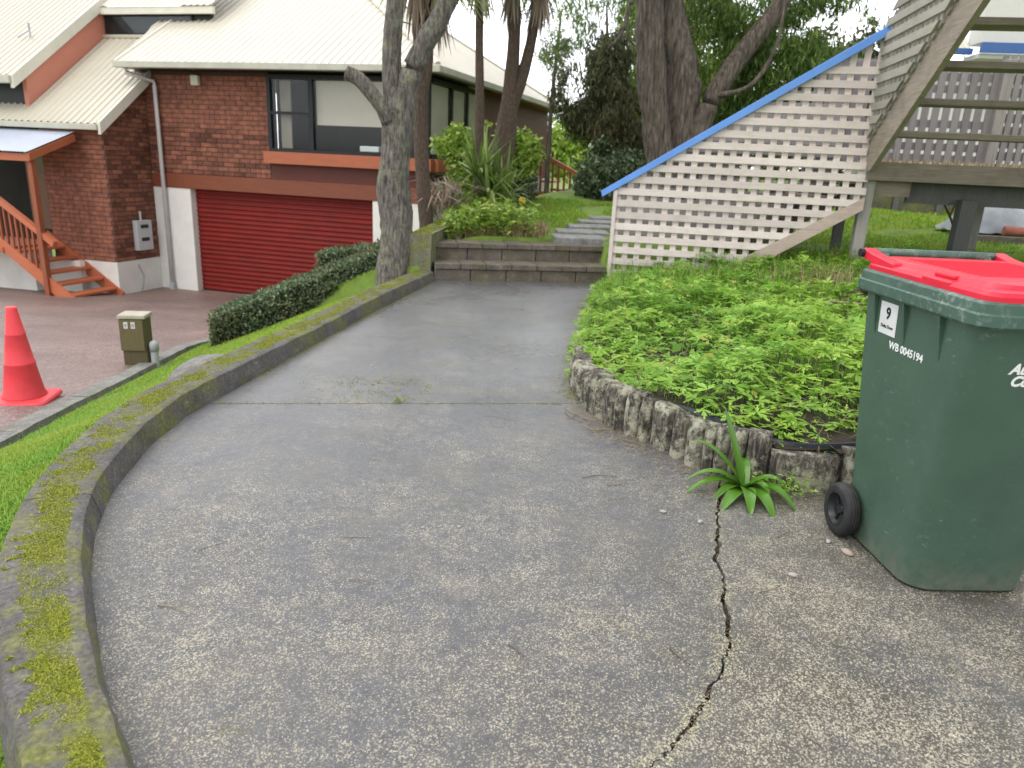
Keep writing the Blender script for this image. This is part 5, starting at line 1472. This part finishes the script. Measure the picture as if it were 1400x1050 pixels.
# cordyline clump, bright shrub, ground plants beyond the steps
cl = tag(empty('cordyline_clump', (-.45, 10.4, .45)), 'clump of arching strap-leaved cordyline with pale leaf ribs beyond the steps', 'plant')
for c, n_, L in (((0, 0, .35), 60, .95), ((-.15, .15, .6), 50, .9), ((.2, .1, .3), 45, .85)):
    V, F = strap_cloud(c, n_, L, (.25, 1.5), .024); link('rosette', npmesh('rosette', V, F), M['cordyline'], cl)
trunk(cl, [(0, 0, -.1), (0, 0, .2), (0, 0, .4)], [.07, .06, .05], M['bark_c'], 'stem')
def bush(name, label, base, blobs, n, mat, leaf, group=None, long=False, hang=None, cat='shrub', gap=.0, stem=None):
    r = tag(empty(name, base), label, cat, group)
    P = clumped(n, blobs, gap) - np.array(base)
    rot = hang_rot(len(P), hang) if hang else rand_rot(len(P))
    tag(link('crown', scatter('crown', LONG_V if long else LEAF_V, LEAF_F, P, rot, rng.uniform(leaf * .6, leaf * 1.3, len(P))), mat, r), kind='stuff')
    for s_ in (stem or []): trunk(r, off(s_[0], base), s_[1], s_[2], 'trunk', 10)
    return r
bush('bright_shrub', 'bright yellow-green rounded shrub against the pale window of the house', (-.7, 12.6, .4), [((-.95, 12.6, 1.45), (.5, .45, .35), 1), ((-.4, 12.7, 1.5), (.5, .45, .4), 1), ((.0, 12.7, 1.4), (.35, .4, .35), .7), ((-.7, 12.6, 1.0), (.6, .4, .5), .8)], 9000, M['bright'], .085, stem=[([(-.7, 12.6, .3), (-.68, 12.6, .9), (-.75, 12.6, 1.4)], [.04, .035, .02], M['bark_c'])])
bush('olive_shrub', 'dull green leafy shrub behind the split cabbage tree trunk', (.0, 13.0, .45), [((-.15, 13.2, .85), (.4, .4, .38), 1), ((-.4, 13.0, .8), (.4, .4, .33), .7)], 4000, M['shrub'], .08, stem=[([(0, 13, .3), (0, 13.1, .8)], [.03, .02], M['bark_c'])])
P = np.concatenate([region_pts(2600, -.95, -.1, 9.0, 11.2), region_pts(1200, -.9, .2, 8.75, 9.4)])
hh = rng.uniform(.05, .32, len(P)); P[:, 2] += hh
tag(link('groundcover_leaves', scatter('groundcover_leaves', LEAF_V, LEAF_F, P, rotm(len(P), .6), rng.uniform(.04, .10, len(P))), M['bright']), 'soft green leafy groundcover round the foot of the cordyline clump', 'groundcover', kind='stuff')
P = np.concatenate([region_pts(3000, -.85, 1.0, 8.85, 9.9, -.1, 2.0)]); P = P[~((P[:, 0] > .35) & (P[:, 1] > 8.7))]
tag(link('dry_grass_bank', blades('dry_grass_bank', P, .14, .008, 1.4), M['straw']), 'dry brown grass hanging over the top of the block steps', 'grass', kind='stuff')
P = np.stack([rng.normal(-1.02, .14, 130), rng.normal(10.3, .3, 130), rng.uniform(.45, .8, 130)], -1)
df = link('dead_fronds', blades('dead_fronds', P, .38, .03, 2.2), M['dead_leaf']); tag(df, 'heap of pale dead cabbage tree leaves beside the mossy wall', 'dead leaves', kind='stuff')
# black and yellow object beyond the lawn
gm = tag(empty('garden_machine', (-.2, 12.2, gz(-.2, 12.2))), 'low black object with two yellow ends standing behind the cordyline clump', 'garden machine')
bx('machine_body', M['hub'], gm, -.17, .17, -.1, .1, .0, .2, .03)
for x in (-.22, .22):
    o = MB().tube([(x, -.12, .13), (x, .12, .13)], .06, 14).build('yellow_end', M['yellow'], gm, .01)
# orange stair behind the house
os_ = tag(empty('orange_stair', (1.05, 20.0, .2), R(-16)), 'orange stained timber stair and balustrade beyond the shrubs', 'stairs')
MB().prism([(-.62, 1.25), (-.62, 1.36), (.75, .72), (.75, .62)], 'y', -.05, .05).build('handrail', M['orange'], os_)
for k in range(9): bx('baluster', M['orange_z'], os_, -.6 + .16 * k, -.55 + .16 * k, -.03, .03, -.3, 1.25 - .075 * k)
for k in range(5): bx('tread', M['orange'], os_, -.6 + .28 * k, -.28 + .28 * k, .06, 1.1, .62 - .2 * k - .05, .62 - .2 * k)
bx('newel_post', M['orange_z'], os_, .78, .88, -.06, .06, -.4, .85)
bx('stair_skirt', M['orange'], os_, -.62, .2, -.5, -.06, -.4, .35)
# shrub and dark drooping tree behind the lattice
bush('grey_green_shrub', 'rounded grey-green shrub in front of the dark drooping tree', (1.5, 14.5, .5), [((1.6, 14.5, 1.15), (.62, .6, .62), 1.2), ((1.4, 14.4, .9), (.42, .5, .4), .7), ((2.0, 14.5, 1.1), (.6, .5, .6), .8)], 12000, M['shrub'], .085, stem=[([(1.5, 14.5, .4), (1.5, 14.5, 1.1)], [.05, .03], M['bark_d'])])
bush('drooping_tree', 'dark olive tree with drooping brownish foliage between the cabbage trees and the big trunk', (1.6, 15.5, .5), [((1.25, 15.3, 2.7), (.75, .6, .8), 1), ((1.7, 15.4, 2.1), (.8, .6, .9), 1.2), ((1.55, 15.5, 3.4), (.55, .6, .6), .5), ((2.0, 15.4, 1.8), (.7, .5, .8), .8)], 26000, M['dark_leaf'], .14, long=True, hang=.7, cat='tree', stem=[([(1.7, 15.5, .3), (1.65, 15.5, 1.5), (1.5, 15.5, 2.8), (1.5, 15.5, 3.6)], [.12, .09, .06, .03], M['bark_d'])])
bush('drooping_tree', 'brown-tinged mass of drooping foliage beside the big furrowed trunk', (1.9, 14.9, .5), [((1.75, 14.9, 2.0), (.5, .4, .85), 1)], 7000, M['brown_leaf'], .14, long=True, hang=.5, cat='tree', stem=[([(1.85, 14.9, .3), (1.8, 14.9, 2.2)], [.06, .03], M['bark_d'])])
bush('sparse_tree', 'sparse dark-leaved branch tips hanging against the pale sky', (.4, 18, .5), [((.75, 18, 3.6), (.6, .5, .55), 1), ((.2, 18, 4.6), (.9, .6, .6), .7)], 1700, M['dark_leaf'], .14, cat='tree', long=True, stem=[([(.6, 18, .3), (.6, 18, 2.5), (.7, 18, 4.5)], [.07, .05, .02], M['bark_d'])])
bush('airy_tree', 'airy olive-green tree with thin hanging sprays in the gap beside the big trunk', (1.9, 17, .5), [((1.3, 17, 4.3), (.9, .7, .7), 1), ((2.1, 17, 3.6), (.7, .6, .8), 1), ((.7, 17, 3.7), (.6, .5, .5), .5), ((2.2, 17, 4.8), (1.0, .7, .6), 1)], 5200, M['willow'], .13, cat='tree', long=True, hang=.6, gap=.05, stem=[([(1.9, 17, .3), (1.8, 17, 2.5), (1.6, 17, 4.5)], [.08, .06, .02], M['bark_d'])])
bush('yellow_green_tree', 'yellow-green tree seen between the dark tree and the big trunk', (3.2, 19, .5), [((3.0, 19, 4.2), (1.0, .9, 1.4), 1), ((2.9, 19, 2.4), (.9, .8, 1.0), 1), ((4.6, 19.5, 3.6), (1.4, .8, 1.6), 1)], 15000, M['yellowgreen'], .16, cat='tree', gap=.05, stem=[([(3.2, 19, .3), (3.1, 19, 2), (3.0, 19, 4.5)], [.13, .1, .05], M['bark_d'])])
# big tree behind the staircase
bb = (2.35, 12.3, .5)
bt = tag(empty('big_tree', bb), 'big multi-stemmed tree with furrowed brown bark and fine hanging leaves behind the staircase', 'tree')
trunk(bt, off([(2.4, 12.2, .2), (2.27, 12.2, 1.0), (2.10, 12.2, 1.72), (1.93, 12.2, 2.57), (1.83, 12.2, 3.2), (1.75, 12.2, 4.2), (1.7, 12.3, 5.5)], bb), [.34, .24, .215, .215, .21, .19, .12], M['bark_d'], n=22, rough=.07)
trunk(bt, off([(2.7, 12.5, .2), (2.66, 12.5, 1.2), (2.53, 12.5, 2.0), (2.40, 12.5, 2.8), (2.22, 12.5, 3.5), (2.1, 12.5, 4.4)], bb), [.42, .36, .32, .26, .20, .16], M['bark_d'], 'stem', 22, .12)
trunk(bt, off([(2.72, 12.3, 1.2), (2.78, 12.3, 1.85), (2.88, 12.3, 2.25), (3.10, 12.3, 2.72), (3.42, 12.3, 3.2), (3.74, 12.3, 3.67), (4.1, 12.3, 4.4)], bb), [.15, .16, .15, .145, .14, .135, .1], M['bark_d'], 'limb', 16)
trunk(bt, off([(2.95, 12.2, 2.4), (3.4, 12.0, 2.55), (3.7, 12.0, 3.1), (3.75, 12.0, 3.8)], bb), [.05, .035, .03, .02], M['bark_d'], 'limb', 8)
trunk(bt, off([(1.9, 12, 4.0), (1.6, 11.7, 3.7), (1.42, 11.5, 3.5), (1.36, 11.5, 3.2), (1.28, 11.5, 3.03), (1.18, 11.5, 2.93)], bb), [.05, .04, .032, .028, .022, .012], M['bark_d'], 'limb', 8)
P = clumped(30000, [((3.3, 13.1, 3.6), (1.0, .8, .9), 1.2), ((4.1, 12.9, 2.9), (.9, .7, .9), 1.2), ((3.3, 13.0, 2.4), (.7, .6, .7), .8), ((4.6, 13.0, 3.7), (.9, .7, .9), 1), ((4.0, 12.8, 2.0), (.8, .5, .6), .7), ((4.9, 13.0, 2.6), (.6, .6, .7), .6), ((2.6, 13.4, 4.2), (.9, .7, .7), .6)], .0) - np.array(bb)
tag(link('crown', scatter('crown', LONG_V, LEAF_F, P, hang_rot(len(P), .75), rng.uniform(.08, .17, len(P))), M['willow'], bt), kind='stuff')
P = clumped(9000, [((3.4, 12.6, 6), (2.6, 2, 1.2), 1), ((1.6, 12.4, 6.2), (2.0, 2, 1), 1)], .0) - np.array(bb)
tag(link('crown', scatter('crown', LONG_V, LEAF_F, P, hang_rot(len(P), .75), rng.uniform(.1, .2, len(P))), M['willow'], bt), kind='stuff')
bush('dark_tree', 'dark small-leaved tree against the sky beside the upper lattice', (6.4, 16, .6), [((6.3, 16, 3.3), (1.0, .7, 1.0), 1), ((6.9, 16, 2.6), (.9, .7, .9), 1), ((5.6, 16, 2.2), (.8, .6, 1.0), 1)], 10000, M['dark_leaf'], .13, cat='tree', gap=.06, stem=[([(6.3, 16, .3), (6.3, 16, 2), (6.4, 16, 3.8)], [.12, .08, .04], M['bark_d'])])
# far row of trees closing the horizon
for i, (x, y, h, w, mk, lb) in enumerate([(-16, 34, 6, 4, 'shrub', 'far rounded grey-green tree beyond the roof ridge of the brick house'), (3.2, 40, 4.2, 3.0, 'bright', 'far light green tree beyond the end of the cream roof'), (8.0, 30, 6, 3.6, 'yellowgreen', 'far yellow-green tree behind the crown of the big tree'), (13.5, 26, 5, 3.4, 'dark_leaf', 'far dark tree behind the landing of the staircase'), (19, 28, 6, 4, 'shrub', 'far grey-green tree behind the pale neighbouring house'), (11, 20, 3.2, 2.2, 'willow', 'mid-green bushy tree behind the dark retaining wall')]):
    bush('background_tree', lb, (x, y, .6), [((x, y, h * .55), (w, w * .8, h * .45), 1.5), ((x - w * .5, y, h * .42), (w * .6, w * .5, h * .3), .7), ((x + w * .5, y, h * .45), (w * .6, w * .5, h * .3), .7)], 7000, M[mk], .3, 'trees beyond the gardens', cat='tree', stem=[([(x, y, .2), (x, y, h * .5), (x, y, h * .8)], [.22, .16, .06], M['bark_d'])])

# ------------------------------------------------------------------ right background: retaining wall, tarp, neighbour
rw = tag(empty('retaining_wall', (4.3, 13.4, .4), R(-2)), 'dark mossy retaining wall behind the lawn under the deck', 'wall')
for k in range(6):
    blk('wall_panel', .01 + k * .75, .74 + k * .75, -.05, .07, -.3, .62 + rng.normal(0, .01), M['oldwall'], rw)
for k in range(7): bx('wall_post', M['post_dark'], rw, k * .75 - .05, k * .75 + .05, -.1, -.051, -.3, .68)
tw = tag(empty('garden_step', (5.6, 9.6, .5), R(-6)), 'low timber garden edge under the grey tarp', 'edging')
for k in range(3): blk('sleeper', k * .8, k * .8 + .79, -.08, .08, -.2, .16, M['step'], tw)
V = []; F = []
for i in range(15):
    for j in range(11):
        u, v = i / 14 * 2 - 1, j / 10 * 2 - 1
        h = .42 * max(0, 1 - abs(u) ** 2.5) * max(0, 1 - abs(v) ** 2.5) + .05 * noise.noise(Vector((u * 3, v * 3, 1))) + .03 * noise.noise(Vector((u * 8, v * 8, 3)))
        V.append((u * .6, v * .4, max(0, h)))
for i in range(14):
    for j in range(10): F.append([i * 11 + j, (i + 1) * 11 + j, (i + 1) * 11 + j + 1, i * 11 + j + 1])
tag(link('tarp_heap', pymesh('tarp_heap', V, F, True), M['tarp'], None, (6.4, 10.2, gz(6.4, 10.2) + .02)), 'heap under a crumpled grey plastic tarp beyond the bin', 'tarp')
tag(MB().tube([(6.25, 9.7, .72), (6.7, 9.6, .72)], .06, 14).build('clay_pipe', M['clay']), 'short red clay pipe lying in front of the grey tarp', 'pipe')
sdl = tag(empty('bare_sapling', (5.15, 9.0, .5)), 'thin bare sapling growing beside the deck post', 'sapling')
trunk(sdl, [(.1, 0, -.1), (.12, 0, .1), (-.03, 0, .4), (-.2, 0, .62)], [.018, .016, .013, .006], M['twig'], 'stem', 8)
trunk(sdl, [(-.03, 0, .4), (.0, 0, .55), (.02, 0, .7)], [.01, .008, .005], M['twig'], 'branch', 8)
tag(MB().prism([(5.9, .3), (5.97, .3), (6.22, 1.2), (6.15, 1.2)], 'y', 8.0, 8.06).build('leaning_pole', M['post']), 'weathered pole leaning at the far end of the deck', 'pole')
nb = tag(empty('neighbour_house', (6.6, 14.0, .4), R(-6)), 'pale neighbouring house with blue gutter seen above the upper stair flight', 'house')
bx('wall', M['weatherboard'], nb, .2, 6, .3, 3, -.2, 2.9)
rib_roof('veranda_roof', M['roof'], -.3, 1.05, lambda u: (0, .55), lambda u, v, h: (u, v * .8, 3.1 + v * .55 + h), nb, .1, .015, .0125)
bx('gutter', M['blue_dk'], nb, -.35, 1.06, -.08, -.005, 3.0, 3.1, .006)
bx('fascia', M['blue_dk'], nb, 1.07, 6, -.35, -.28, 3.0, 3.16)
bx('upper_wall', M['weatherboard'], nb, 1.08, 6, -.2, .25, 3.17, 6)
bx('eave', M['weatherboard'], nb, 1.08, 6, -.27, .29, 2.92, 2.998)
bx('corner_post', M['weatherboard'], nb, -.3, -.2, .02, .12, -.2, 2.98)
